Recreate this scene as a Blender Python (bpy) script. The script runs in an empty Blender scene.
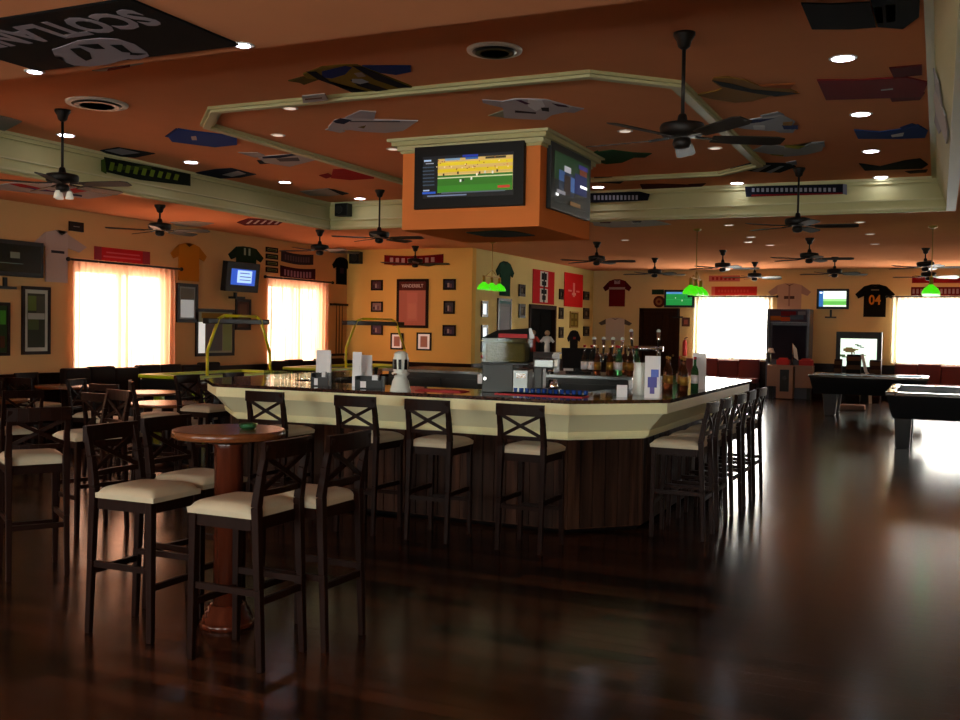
import bpy, bmesh, math, random
from mathutils import Matrix, Vector
random.seed(7)
PI = math.pi
S = bpy.context.scene
C = S.collection

# ------------------------------------------------------------------ camera
F = 1000.0; CX = 480; CY = 360; EYE = 1.65
yaw = math.atan(458/F); pit = math.atan(30.8/F); rol = math.atan(.017)
fw = Vector((-math.sin(yaw)*math.cos(pit), math.cos(yaw)*math.cos(pit), -math.sin(pit)))
r0 = Vector((math.cos(yaw), math.sin(yaw), 0)); u0 = r0.cross(fw)
RT = math.cos(rol)*r0 + math.sin(rol)*u0
UP = math.cos(rol)*u0 - math.sin(rol)*r0
cam = bpy.data.cameras.new('camera'); co = bpy.data.objects.new('camera', cam); C.objects.link(co)
cam.sensor_width = 36; cam.lens = 36*F/960; cam.clip_start = .05; cam.clip_end = 200
m = Matrix((RT, UP, -fw)).transposed().to_4x4(); m.translation = (0, 0, EYE); co.matrix_world = m
S.camera = co

def at(px, py, x=None, y=None, z=None):
    d = fw + (px-CX)/F*RT + (CY-py)/F*UP
    t = x/d.x if x is not None else y/d.y if y is not None else (z-EYE)/d.z
    return Vector((t*d.x, t*d.y, EYE+t*d.z))
def height_at(px, py, x, y):
    d = fw + (px-CX)/F*RT + (CY-py)/F*UP
    return EYE + math.hypot(x, y)/math.hypot(d.x, d.y)*d.z

# ------------------------------------------------------------------ room numbers
ZL = 3.40; ZT = 3.85
XW = -12.3; YP = 19.5; XG = -9.15; YF = 27.8; XR = 7.0; YN = -4.0
TX0, TX1, TY0, TY1 = -9.92, .06, 5.2, 15.12

# ------------------------------------------------------------------ materials
def lin(h):
    h = h.lstrip('#'); v = [int(h[i:i+2], 16)/255 for i in (0, 2, 4)]
    return tuple(c/12.92 if c <= .04045 else ((c+.055)/1.055)**2.4 for c in v) + (1,)
MATS = {}
def mat(name, col='#808080', rough=.6, metal=0, emit=0, spec=.5, bump=0, bscale=40, var=0, trans=0, coat=0):
    if name in MATS: return MATS[name]
    M = bpy.data.materials.new(name); M.use_nodes = True; nt = M.node_tree; N = nt.nodes; L = nt.links
    b = N['Principled BSDF']; c = lin(col) if isinstance(col, str) else tuple(col)+(1,)
    b.inputs['Base Color'].default_value = c; b.inputs['Roughness'].default_value = rough
    b.inputs['Metallic'].default_value = metal; b.inputs['Specular IOR Level'].default_value = spec
    b.inputs['Coat Weight'].default_value = coat
    if trans:
        b.inputs['Transmission Weight'].default_value = trans; b.inputs['IOR'].default_value = 1.3
    if emit:
        b.inputs['Emission Color'].default_value = c; b.inputs['Emission Strength'].default_value = emit
    tc = N.new('ShaderNodeTexCoord')
    if var:
        n = N.new('ShaderNodeTexNoise'); n.inputs['Scale'].default_value = bscale*.3; n.inputs['Detail'].default_value = 5
        L.new(tc.outputs['Object'], n.inputs['Vector'])
        r = N.new('ShaderNodeMix'); r.data_type = 'RGBA'
        r.inputs['A'].default_value = tuple(v*(1-var) for v in c[:3])+(1,); r.inputs['B'].default_value = tuple(min(1, v*(1+var)) for v in c[:3])+(1,)
        L.new(n.outputs['Fac'], r.inputs['Factor']); L.new(r.outputs['Result'], b.inputs['Base Color'])
    if bump:
        n2 = N.new('ShaderNodeTexNoise'); n2.inputs['Scale'].default_value = bscale; n2.inputs['Detail'].default_value = 4
        L.new(tc.outputs['Object'], n2.inputs['Vector'])
        bp = N.new('ShaderNodeBump'); bp.inputs['Strength'].default_value = bump; bp.inputs['Distance'].default_value = .01
        L.new(n2.outputs['Fac'], bp.inputs['Height']); L.new(bp.outputs['Normal'], b.inputs['Normal'])
    MATS[name] = M; return M
def wood(name, c1, c2, rough=.5, scale=(3, 30, 30), coat=.0, spec=.07):
    M = mat(name, c1, rough, coat=coat, spec=spec); nt = M.node_tree; N = nt.nodes; L = nt.links; b = N['Principled BSDF']
    tc = N.new('ShaderNodeTexCoord'); mp = N.new('ShaderNodeMapping'); mp.inputs['Scale'].default_value = scale
    n = N.new('ShaderNodeTexNoise'); n.inputs['Scale'].default_value = 1.5; n.inputs['Detail'].default_value = 8
    r = N.new('ShaderNodeMix'); r.data_type = 'RGBA'; r.inputs['A'].default_value = lin(c1); r.inputs['B'].default_value = lin(c2)
    L.new(tc.outputs['Object'], mp.inputs['Vector']); L.new(mp.outputs['Vector'], n.inputs['Vector'])
    L.new(n.outputs['Fac'], r.inputs['Factor']); L.new(r.outputs['Result'], b.inputs['Base Color'])
    return M
def col(h, rough=.9): return mat('cloth_'+h.strip('#'), h, rough, spec=.08, bump=.15, bscale=60)
def glow(h, e=1.0): return mat('glow_%s_%g' % (h.strip('#'), e), h, .5, emit=e)

wood('stool_wood', '#0e0503', '#200d07', .45, (30, 30, 4))
wood('table_wood', '#4a2410', '#6e4022', .25, (6, 40, 40), spec=.4)
wood('column_wood', '#34140b', '#502214', .2, (30, 30, 3), spec=.35)
wood('dark_wood', '#160b07', '#2a150d', .3, (30, 30, 4))
wood('door_wood', '#1f110b', '#38200f', .7, (40, 40, 3), spec=.05)
mat('seat_leather', '#a89e88', .5, spec=.25, var=.06, bump=.05)
mat('black_plastic', '#0a0a0b', .45, spec=.25)
mat('black_matte', '#0a0a0a', .9, spec=.03)
mat('fan_bronze', '#1a1512', .5, .3, spec=.3)
mat('fan_blade', '#241d17', .5, spec=.3)
mat('white_paint', '#cfccc4', .5)
mat('cream', '#b2ac7c', .6, var=.04, spec=.2)
mat('bar_cream', '#dcd9b4', .5, spec=.25); mat('bar_cream_light', '#e6e2b4', .5, spec=.25)
mat('cream_light', '#bab488', .55, spec=.2)
mat('chrome', '#c8c8c8', .12, 1)
mat('steel', '#6a6d6c', .3, .9)
mat('dark_steel', '#262827', .45, .5)
def clear_glass(name, tint, k):
    M = bpy.data.materials.new(name); M.use_nodes = True; nt = M.node_tree; N = nt.nodes; L = nt.links
    N.remove(N['Principled BSDF']); o = N['Material Output']
    tp = N.new('ShaderNodeBsdfTransparent'); tp.inputs['Color'].default_value = lin(tint); gl_ = N.new('ShaderNodeBsdfGlossy'); gl_.inputs['Roughness'].default_value = .05
    mx = N.new('ShaderNodeMixShader'); mx.inputs[0].default_value = k; L.new(tp.outputs[0], mx.inputs[1]); L.new(gl_.outputs[0], mx.inputs[2]); L.new(mx.outputs[0], o.inputs['Surface']); MATS[name] = M
clear_glass('glass_clear', '#e6ecea', .05); clear_glass('case_glass', '#d8dcda', .008)
mat('glass_green', '#3c7a4a', .05, trans=.7)
mat('glass_brown', '#4a2410', .08, trans=.5)
mat('ceramic_white', '#c9cec6', .25)
mat('paper', '#d6d6d8', .7)
mat('lime', '#9fb512', .35)
mat('yellow_tube', '#c9c414', .3)
mat('pool_felt', '#2a5a80', .9)
mat('pool_black', '#0e0e10', .3, coat=.4)
mat('pool_rail', '#3b2f20', .18, coat=.8)
mat('leather_maroon', '#6a3230', .6, spec=.15, var=.1, bump=.1, bscale=8)
mat('leather_brown', '#1c0e09', .6, spec=.1, var=.1)
mat('gold', '#a07a30', .35, .6)
mat('red_cloth', '#a31d22', .7)
mat('popcorn', '#8f7a3a', .8, bump=1, bscale=60, var=.25)

def wall_mat(name, c):
    M = mat(name, c, .9, spec=.0, var=.05, bump=.12, bscale=9); return M
wall_mat('wall_tan', '#dcb060'); wall_mat('wall_far', '#cbb07c'); wall_mat('wall_left', '#c69a68'); wall_mat('wall_yellow', '#cfbc80')  # wall_far: different light on the far wall is put into its colour
wall_mat('ceil_orange', '#dc9268'); wall_mat('bulkhead_orange', '#e08044')

# floor: dark glossy planks that run along X
def floor_mat():
    M = mat('floor_planks', '#2a150c', .2); nt = M.node_tree; N = nt.nodes; L = nt.links; b = N['Principled BSDF']; b.inputs['Specular IOR Level'].default_value = .15
    tc = N.new('ShaderNodeTexCoord')
    br = N.new('ShaderNodeTexBrick'); br.offset = .37; br.inputs['Scale'].default_value = 1
    br.inputs['Brick Width'].default_value = 1.25; br.inputs['Row Height'].default_value = .13
    br.inputs['Mortar Size'].default_value = .004; br.inputs['Mortar Smooth'].default_value = .2; br.inputs['Bias'].default_value = 0
    br.inputs['Color1'].default_value = lin('#140b07'); br.inputs['Color2'].default_value = lin('#482c1f'); br.inputs['Mortar'].default_value = lin('#0a0604')
    L.new(tc.outputs['Object'], br.inputs['Vector'])
    mp = N.new('ShaderNodeMapping'); mp.inputs['Scale'].default_value = (1.2, 26, 1)
    n = N.new('ShaderNodeTexNoise'); n.inputs['Scale'].default_value = 1.6; n.inputs['Detail'].default_value = 9; n.inputs['Distortion'].default_value = .6
    L.new(tc.outputs['Object'], mp.inputs['Vector']); L.new(mp.outputs['Vector'], n.inputs['Vector'])
    rp = N.new('ShaderNodeValToRGB'); rp.color_ramp.elements[0].position = .3; rp.color_ramp.elements[0].color = (.45, .42, .4, 1)
    rp.color_ramp.elements[1].position = .75; rp.color_ramp.elements[1].color = (1.25, 1.2, 1.15, 1)
    L.new(n.outputs['Fac'], rp.inputs['Fac'])
    mx = N.new('ShaderNodeMix'); mx.data_type = 'RGBA'; mx.blend_type = 'MULTIPLY'; mx.inputs['Factor'].default_value = 1
    L.new(br.outputs['Color'], mx.inputs['A']); L.new(rp.outputs['Color'], mx.inputs['B']); L.new(mx.outputs['Result'], b.inputs['Base Color'])
    mr = N.new('ShaderNodeMapRange'); mr.inputs['To Min'].default_value = .15; mr.inputs['To Max'].default_value = .22
    L.new(n.outputs['Fac'], mr.inputs['Value']); L.new(mr.outputs['Result'], b.inputs['Roughness'])
    bp = N.new('ShaderNodeBump'); bp.inputs['Strength'].default_value = .3; bp.inputs['Distance'].default_value = .001
    ad = N.new('ShaderNodeMath'); ad.operation = 'SUBTRACT'; L.new(n.outputs['Fac'], ad.inputs[0]); L.new(br.outputs['Fac'], ad.inputs[1])
    L.new(ad.outputs[0], bp.inputs['Height']); L.new(bp.outputs['Normal'], b.inputs['Normal'])
floor_mat()
# planked front of the bar
def bar_front(nm, ca, cb):
    M = mat(nm, '#1c100b', .6, spec=.08); nt = M.node_tree; N = nt.nodes; L = nt.links; b = N['Principled BSDF']
    tc = N.new('ShaderNodeTexCoord'); mp = N.new('ShaderNodeMapping'); mp.inputs['Scale'].default_value = (9, 9, .6)
    n = N.new('ShaderNodeTexNoise'); n.inputs['Scale'].default_value = 2; n.inputs['Detail'].default_value = 7
    L.new(tc.outputs['Object'], mp.inputs['Vector']); L.new(mp.outputs['Vector'], n.inputs['Vector'])
    r = N.new('ShaderNodeValToRGB'); r.color_ramp.elements[0].position = .35; r.color_ramp.elements[0].color = lin(ca)
    r.color_ramp.elements[1].position = .7; r.color_ramp.elements[1].color = lin(cb)
    L.new(n.outputs['Fac'], r.inputs['Fac']); L.new(r.outputs['Color'], b.inputs['Base Color'])
bar_front('bar_planks', '#22140f', '#4c3226'); bar_front('bar_planks_dark', '#170e0b', '#38251d')
def granite():
    M = mat('granite', '#1c1310', .1, coat=.3); nt = M.node_tree; N = nt.nodes; L = nt.links; b = N['Principled BSDF']
    tc = N.new('ShaderNodeTexCoord'); v = N.new('ShaderNodeTexVoronoi'); v.inputs['Scale'].default_value = 90
    L.new(tc.outputs['Object'], v.inputs['Vector'])
    r = N.new('ShaderNodeMix'); r.data_type = 'RGBA'; r.inputs['A'].default_value = lin('#120b09'); r.inputs['B'].default_value = lin('#4a2c22')
    sp = N.new('ShaderNodeSeparateColor'); L.new(v.outputs['Color'], sp.inputs['Color']); L.new(sp.outputs['Red'], r.inputs['Factor'])
    L.new(r.outputs['Result'], b.inputs['Base Color'])
granite()
def sheer(name, c, tr):
    M = bpy.data.materials.new(name); M.use_nodes = True; nt = M.node_tree; N = nt.nodes; L = nt.links
    N.remove(N['Principled BSDF']); o = N['Material Output']
    tl = N.new('ShaderNodeBsdfTranslucent'); tl.inputs['Color'].default_value = lin(c)
    df = N.new('ShaderNodeBsdfDiffuse'); df.inputs['Color'].default_value = lin(c)
    tp = N.new('ShaderNodeBsdfTransparent'); tp.inputs['Color'].default_value = (1, .97, .93, 1)
    m1 = N.new('ShaderNodeMixShader'); m1.inputs[0].default_value = .3; L.new(tl.outputs[0], m1.inputs[1]); L.new(df.outputs[0], m1.inputs[2])
    m2 = N.new('ShaderNodeMixShader'); m2.inputs[0].default_value = tr; L.new(m1.outputs[0], m2.inputs[1]); L.new(tp.outputs[0], m2.inputs[2])
    L.new(m2.outputs[0], o.inputs['Surface']); MATS[name] = M
sheer('curtain_pink', '#dca480', .1); sheer('curtain_white', '#efe3c4', .5)
LEFT_DAY = 5.0; FAR_DAY = 13.0; mat('added_fill_near', (.95, 1, .93), .5, emit=11.0)  # near glow is added fill from made-up windows behind the camera
mat('daylight_left', (1, .93, .84), .5, emit=LEFT_DAY)
mat('daylight_far', (.93, .97, 1), .5, emit=FAR_DAY)
mat('downlight_glow', (.84, .84, 1), .5, emit=9)
mat('downlight_dim', (1, .8, .65), .5, emit=.3)
mat('lamp_green', '#46d813', .3, emit=.45)
mat('fan_globe', '#d8d0c0', .4, emit=.12)

# ------------------------------------------------------------------ mesh builder
class MB:
    def __init__(s): s.bm = bmesh.new(); s.ms = []
    def mi(s, m):
        if m is None: m = 'white_paint'
        m = MATS[m] if isinstance(m, str) else m
        if m not in s.ms: s.ms.append(m)
        return s.ms.index(m)
    def _setm(s, fs, m, smooth=False):
        i = s.mi(m)
        for f in fs: f.material_index = i; f.smooth = smooth
    def hexa(s, b, t, m):      # two rings of points -> closed prism
        vb = [s.bm.verts.new(p) for p in b]; vt = [s.bm.verts.new(p) for p in t]; n = len(b)
        fs = [s.bm.faces.new(vb[::-1]), s.bm.faces.new(vt)]
        for i in range(n): fs.append(s.bm.faces.new((vb[i], vb[(i+1) % n], vt[(i+1) % n], vt[i])))
        s._setm(fs, m); return fs
    def box(s, c, d, m=None, rot=None):
        c = Vector(c); hx, hy, hz = d[0]/2, d[1]/2, d[2]/2
        q = [Vector((x, y, z)) for z in (-hz, hz) for x, y in ((-hx, -hy), (hx, -hy), (hx, hy), (-hx, hy))]
        if rot is not None: q = [rot @ v for v in q]
        q = [v+c for v in q]; return s.hexa(q[:4], q[4:], m)
    def bb(s, x0, x1, y0, y1, z0, z1, m=None):
        return s.box(((x0+x1)/2, (y0+y1)/2, (z0+z1)/2), (abs(x1-x0), abs(y1-y0), abs(z1-z0)), m)
    def beam(s, p, q, w, h, m=None, up=(0, 0, 1), w2=None, h2=None):
        p = Vector(p); q = Vector(q); d = (q-p).normalized(); u = Vector(up)
        if abs(d.dot(u)) > .99: u = Vector((0, 1, 0))
        a = d.cross(u).normalized(); b = a.cross(d).normalized(); w2 = w2 or w; h2 = h2 or h
        f = lambda o, ww, hh: [o-a*ww/2-b*hh/2, o+a*ww/2-b*hh/2, o+a*ww/2+b*hh/2, o-a*ww/2+b*hh/2]
        return s.hexa(f(p, w, h), f(q, w2, h2), m)
    def cyl(s, p, q, r, m=None, r2=None, seg=16, smooth=True):
        p = Vector(p); q = Vector(q); d = (q-p).normalized(); u = Vector((0, 0, 1)) if abs(d.z) < .9 else Vector((1, 0, 0))
        a = d.cross(u).normalized(); b = d.cross(a); r2 = r if r2 is None else r2
        f = lambda o, rr: [o+(a*math.cos(t)+b*math.sin(t))*rr for t in [2*PI*i/seg for i in range(seg)]]
        fs = s.hexa(f(p, r), f(q, r2), m)
        for x in fs[2:]: x.smooth = smooth
        return fs
    def tube(s, pts, r, m=None, seg=10):
        for i in range(len(pts)-1): s.cyl(pts[i], pts[i+1], r, m, seg=seg)
        for p in pts[1:-1]: s.ball(p, r, m, 8, 6)
    def ball(s, c, r, m=None, u=14, v=9, sc=(1, 1, 1)):
        g = bmesh.ops.create_uvsphere(s.bm, u_segments=u, v_segments=v, radius=r)
        vs = g['verts']
        for w in vs: w.co = Vector((w.co.x*sc[0], w.co.y*sc[1], w.co.z*sc[2])) + Vector(c)
        s._setm({f for w in vs for f in w.link_faces}, m, True)
    def lathe(s, prof, c=(0, 0, 0), m=None, seg=24, close=False):   # prof: (r, z)
        c = Vector(c); rings = []
        for r, z in prof:
            rings.append([s.bm.verts.new(c+Vector((max(r, 1e-4)*math.cos(2*PI*i/seg), max(r, 1e-4)*math.sin(2*PI*i/seg), z))) for i in range(seg)])
        fs = []
        for k in range(len(rings)-1):
            a, b = rings[k], rings[k+1]
            for i in range(seg): fs.append(s.bm.faces.new((a[i], a[(i+1) % seg], b[(i+1) % seg], b[i])))
        s._setm(fs, m, True)
        s._setm([s.bm.faces.new(rings[0][::-1]), s.bm.faces.new(rings[-1])], m)
    def poly(s, pts, ext, m=None):    # flat outline thickened along ext
        e = Vector(ext); pts = [Vector(p) for p in pts]
        nrm = Vector((0, 0, 0))
        for i in range(len(pts)): nrm += pts[i].cross(pts[(i+1) % len(pts)])
        if nrm.dot(e) < 0: pts = pts[::-1]
        fs = s.hexa(pts, [p+e for p in pts], m)
        r = bmesh.ops.triangulate(s.bm, faces=fs[:2]); s._setm(r['faces'], m)
    def rects(s, lst, P, ext):        # lst of (u0,v0,u1,v1,mat); P maps (u,v,k)->point
        for k, (a, b, c, d, mm) in enumerate(lst):
            s.poly([P(a, b, k), P(c, b, k), P(c, d, k), P(a, d, k)], ext, mm)
    def mesh(s, me, mtx, m):
        o = len(s.bm.verts); s.bm.from_mesh(me); s.bm.verts.ensure_lookup_table()
        vs = s.bm.verts[o:]
        for v in vs: v.co = mtx @ v.co
        s._setm({f for v in vs for f in v.link_faces}, m)
    def build(s, name, parent=None, bevel=0, world=False, seg=2):
        me = bpy.data.meshes.new(name); bmesh.ops.recalc_face_normals(s.bm, faces=s.bm.faces)
        s.bm.to_mesh(me); s.bm.free()
        for m_ in s.ms: me.materials.append(m_)
        o = bpy.data.objects.new(name, me); C.objects.link(o)
        if world:
            if parent is None:
                xs = [v.co for v in me.vertices]
                lo = Vector([min(v[i] for v in xs) for i in range(3)]); hi = Vector([max(v[i] for v in xs) for i in range(3)])
                off = Vector(((lo.x+hi.x)/2, (lo.y+hi.y)/2, lo.z)); o.location = off
            else: off = parent.location.copy()
            me.transform(Matrix.Translation(-off))
        if parent is not None: o.parent = parent
        if bevel:
            b = o.modifiers.new('bevel', 'BEVEL'); b.width = bevel; b.segments = seg; b.limit_method = 'ANGLE'; b.angle_limit = .6
        return o
def tag(o, label, cat, group=None):
    o['label'] = label; o['category'] = cat
    if group: o['group'] = group
    return o
def thing(name, label, cat, loc=(0, 0, 0), rz=0, group=None):
    o = bpy.data.objects.new(name, None); o.empty_display_size = .1; C.objects.link(o)
    o.location = loc; o.rotation_euler = (0, 0, rz); return tag(o, label, cat, group)
def struct(o): o['kind'] = 'structure'; return o
KIDS = {}
def kids(o): return [c for c in o.children]
def dup(root, loc=None, rz=None, label=None, group=None):
    r = root.copy(); C.objects.link(r)
    if loc is not None: r.location = loc
    if rz is not None: r.rotation_euler = (0, 0, rz)
    if label: r['label'] = label
    if group: r['group'] = group
    for ch in [c for c in bpy.data.objects if c.parent == root]:
        c = ch.copy(); C.objects.link(c); c.parent = r
        for g in [x for x in bpy.data.objects if x.parent == ch]:
            d = g.copy(); C.objects.link(d); d.parent = c
    return r
def text_mesh(txt, w=None, h=None, bold=0):
    cu = bpy.data.curves.new('lettering', 'FONT'); cu.body = txt; cu.align_x = 'CENTER'; cu.extrude = .002; cu.offset = bold; cu.resolution_u = 3
    o = bpy.data.objects.new('lettering', cu); C.objects.link(o); bpy.context.view_layer.update()
    me = bpy.data.meshes.new_from_object(o.evaluated_get(bpy.context.evaluated_depsgraph_get()))
    bpy.data.objects.remove(o)
    xs = [v.co.x for v in me.vertices]; ys = [v.co.y for v in me.vertices]
    sx = (w/(max(xs)-min(xs))) if w else 1; sy = (h/(max(ys)-min(ys))) if h else sx
    if not w: sx = sy
    cx = (max(xs)+min(xs))/2; cy = (max(ys)+min(ys))/2
    me.transform(Matrix.Diagonal((sx, sy, 1, 1)) @ Matrix.Translation((-cx, -cy, 0))); return me

# ------------------------------------------------------------------ the setting
mb = MB(); mb.bb(XW-.2, XR+.2, YN-.2, YF+.2, -.1, 0, 'floor_planks'); fl = struct(mb.build('floor'))
mb = MB()
for a in ((XW, XR, YN, TY0), (XW, TX0, TY0, TY1), (TX1, XR, TY0, TY1), (XW, XR, TY1, YF)):
    mb.bb(*a, ZL, ZL+.05, 'ceil_orange')
mb.bb(XW-.2, XR+.2, YN-.2, YF+.2, ZT, ZT+.1, 'ceil_orange')
struct(mb.build('ceiling'))

# windows: (wall, px rect) -> openings in wall coordinates
def wall_with_holes(name, axis, c, a0, a1, z0, z1, holes, th, m):
    """axis 'x': plane X=c, runs along Y.  th: signed thickness away from the room."""
    mb = MB()
    def put(u0, u1, v0, v1):
        if u1-u0 < .01 or v1-v0 < .01: return
        if axis == 'x': mb.bb(c, c+th, u0, u1, v0, v1, m)
        else: mb.bb(u0, u1, c, c+th, v0, v1, m)
    cur = a0
    for (h0, h1, w0, w1) in sorted(holes):
        put(cur, h0, z0, z1); put(h0, h1, z0, w0); put(h0, h1, w1, z1); cur = h1
    put(cur, a1, z0, z1)
    return struct(mb.build(name))
WL = [(11.6, 13.65, .8, 2.5), (16.55, 18.5, .8, 2.5), (5.6, 7.5, .95, 2.5), (.8, 2.7, .95, 2.5)]  # last pair: unseen windows, added to light the near ceiling
WF = [(-6.1, -4.2, .95, 2.58), (-1.0, .95, .95, 2.58), (2.6, 4.4, .95, 2.58)]
WN_ADDED = [(-9.4, -6.8, .9, 2.7), (-4.8, -2.2, .9, 2.7), (.4, 3.0, .9, 2.7)]  # openings added out of view, to light the bar front
wall_with_holes('wall_left', 'x', XW, YN, YP+.2, 0, ZT, WL, -.2, 'wall_left')
g0, g1 = at(529.5, 340, x=XG).y, at(554, 340, x=XG).y; gz = at(540, 308, x=XG).z
wall_with_holes('wall_inner', 'x', XG, YP+.2, YF+.2, 0, ZT, [(g0, g1, 0, gz)], -.2, 'wall_yellow')
mb = MB(); mb.bb(XW, XG, YP, YP+.2, 0, ZT, 'wall_tan'); struct(mb.build('wall_back'))
f0, f1 = at(641.7, 340, y=YF).x, at(676.5, 340, y=YF).x; fz = at(660, 311, y=YF).z
wall_with_holes('wall_far', 'y', YF, XG, XR+.2, 0, ZT, WF+[(f0, f1, 0, fz)], .2, 'wall_far')
mb = MB(); mb.bb(XR, XR+.2, YN, YF, 0, ZT, 'wall_tan'); struct(mb.build('wall_right'))
wall_with_holes('wall_near', 'y', YN, XW, XR, 0, ZT, WN_ADDED, -.2, 'wall_tan')

def window(n, wall, h, day):
    o = bpy.data.objects.new('window_%d' % n, None); C.objects.link(o); struct(o)
    u0, u1, v0, v1 = h; w = u1-u0
    if wall == 'L': o.location = (XW, (u0+u1)/2, v0); o.rotation_euler = (0, 0, PI/2)
    elif wall == 'N': o.location = ((u0+u1)/2, YN, v0); o.rotation_euler = (0, 0, PI)
    else: o.location = ((u0+u1)/2, YF, v0)
    H = v1-v0; mb = MB(); fr = 'white_paint'
    mb.bb(-w/2, w/2, .08, .14, 0, .05, fr); mb.bb(-w/2, w/2, .08, .14, H-.05, H, fr)
    mb.bb(-w/2, -w/2+.05, .08, .14, 0, H, fr); mb.bb(w/2-.05, w/2, .08, .14, 0, H, fr); mb.bb(-.03, .03, .08, .14, 0, H, fr)
    mb.build('window_frame', o)
    mb = MB(); mb.bb(-w/2, w/2, .155, .165, 0, H, day); mb.build('window_pane', o)
    mb = MB(); mb.bb(-w/2-.04, w/2+.04, -.03, .1, -.03, 0, fr); mb.build('window_sill', o)
for i, h in enumerate(WL): window(i+1, 'L', h, 'daylight_left')
for i, h in enumerate(WF): window(i+5, 'F', h, 'daylight_far')
for i, h in enumerate(WN_ADDED): window(i+8, 'N', h, 'added_fill_near')  # unseen windows added as fill for the bar front and near stools

# wainscot, rails, cornices
mb = MB(); mb.bb(XW, XW+.03, YN, YP, 0, .82, 'dark_wood'); mb.bb(XW, XW+.07, YN, YP, .82, .88, 'dark_wood'); struct(mb.build('trim_1'))
mb = MB(); mb.bb(XW+.07, XG, YP-.03, YP, 0, .82, 'dark_wood'); mb.bb(XW+.07, XG+.05, YP-.06, YP, .82, .9, 'dark_wood'); struct(mb.build('trim_2'))
mb = MB()
for a, b in ((YP, g0), (g1, YF)): mb.bb(XG, XG+.03, a, b, 0, .82, 'dark_wood'); mb.bb(XG, XG+.06, a, b, .82, .9, 'dark_wood')
struct(mb.build('trim_3'))
mb = MB()
for a, b in ((XG+.06, f0), (f1, XR)): mb.bb(a, b, YF-.03, YF, 0, .82, 'dark_wood'); mb.bb(a, b, YF-.06, YF, .82, .9, 'dark_wood')
struct(mb.build('trim_4'))
# tray soffit fascias with crown above and a lip below
def fascia(n, x0, x1, y0, y1, d):
    mb = MB(); dx, dy = d
    def ring(off, z0, z1, m):
        X0, X1, Y0, Y1 = x0, x1, y0, y1
        if dx > 0: X1 += off; X0 -= .02
        if dx < 0: X0 -= off
        if dy > 0: Y1 += off
        if dy < 0: Y0 -= off
        mb.bb(X0, X1, Y0, Y1, z0, z1, m)
    ring(0, ZL, ZT, 'cream'); ring(.07, ZT-.035, ZT, 'cream_light'); ring(.04, ZT-.08, ZT-.035, 'cream')
    ring(.05, ZL-.03, ZL+.13, 'cream'); ring(.075, ZL+.0, ZL+.03, 'cream_light'); ring(.08, ZL+.13, ZL+.15, 'cream_light')
    struct(mb.build('trim_%d' % n))
fascia(5, TX0-.03, TX0, TY0, TY1, (1, 0)); mb = MB(); mb.hexa([(TX1, TY0, ZL), (TX1+.05, TY0, ZL), (TX1+.05, TY1, ZL), (TX1, TY1, ZL)], [(-.1, TY0, ZT), (TX1+.05, TY0, ZT), (TX1+.05, TY1, ZT), (-.1, TY1, ZT)], 'cream')
mb.bb(-.15, -.08, TY0, TY1, ZT-.03, ZT, 'cream_light'); mb.bb(TX1-.015, TX1+.1, TY0, TY1, ZL-.03, ZL+.05, 'cream_light'); struct(mb.build('trim_6'))
fascia(7, TX0, TX1, TY1, TY1+.03, (0, -1))
mb = MB(); mb.bb(TX0, TX1, TY0-.03, TY0, ZL, ZT, 'ceil_orange'); struct(mb.build('trim_8'))
# octagonal moulding on the tray ceiling
def ring_poly(mb, O, I, z0, z1, m):
    n = len(O)
    for i in range(n):
        j = (i+1) % n
        mb.hexa([(*O[i], z0), (*O[j], z0), (*I[j], z0), (*I[i], z0)], [(*O[i], z1), (*O[j], z1), (*I[j], z1), (*I[i], z1)], m)
def octo(x0, x1, y0, y1, c, k=0):
    x0 += k; x1 -= k; y0 += k; y1 -= k; c = c-k*.59
    return [(x0+c, y0), (x1-c, y0), (x1, y0+c), (x1, y1-c), (x1-c, y1), (x0+c, y1), (x0, y1-c), (x0, y0+c)]
OC = (-7.42, -2.08, 8.08, 13.9, .65)
mb = MB(); ring_poly(mb, octo(*OC), octo(*OC, .15), ZT-.03, ZT, 'cream'); ring_poly(mb, octo(*OC, .03), octo(*OC, .11), ZT-.055, ZT-.03, 'cream_light')
struct(mb.build('trim_9'))

# doors
def door(n, loc, rz, w, h, dark):
    o = bpy.data.objects.new('door_%d' % n, None); C.objects.link(o); struct(o); o.location = loc; o.rotation_euler = (0, 0, rz)
    mb = MB(); mb.bb(-w/2-.08, -w/2+.02, -.03, .1, 0, h+.08, 'door_wood'); mb.bb(w/2-.02, w/2+.08, -.03, .1, 0, h+.08, 'door_wood'); mb.bb(-w/2-.08, w/2+.08, -.03, .1, h-.02, h+.08, 'door_wood')
    mb.build('door_frame', o)
    mm = 'black_matte' if dark else 'door_wood'
    mb = MB(); mb.bb(-w/2+.02, w/2-.02, .08, .12, .01, h-.02, mm)
    for k in range(5 if not dark else 2):
        q = (w-.04)/(5 if not dark else 2); mb.bb(-w/2+.04+q*k, -w/2+q*(k+1), .06, .08, .1, h-.1, mm)
    mb.build('door_leaf', o)
    mb = MB(); mb.ball((w/2-.1, .04, 1.0), .03, 'gold'); mb.cyl((w/2-.1, .04, 1), (w/2-.1, .08, 1), .012, 'gold'); mb.build('door_handle', o)
door(1, (XG, (g0+g1)/2, 0), PI/2, g1-g0, gz, True)
door(2, ((f0+f1)/2, YF, 0), 0, f1-f0, fz, False)

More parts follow.
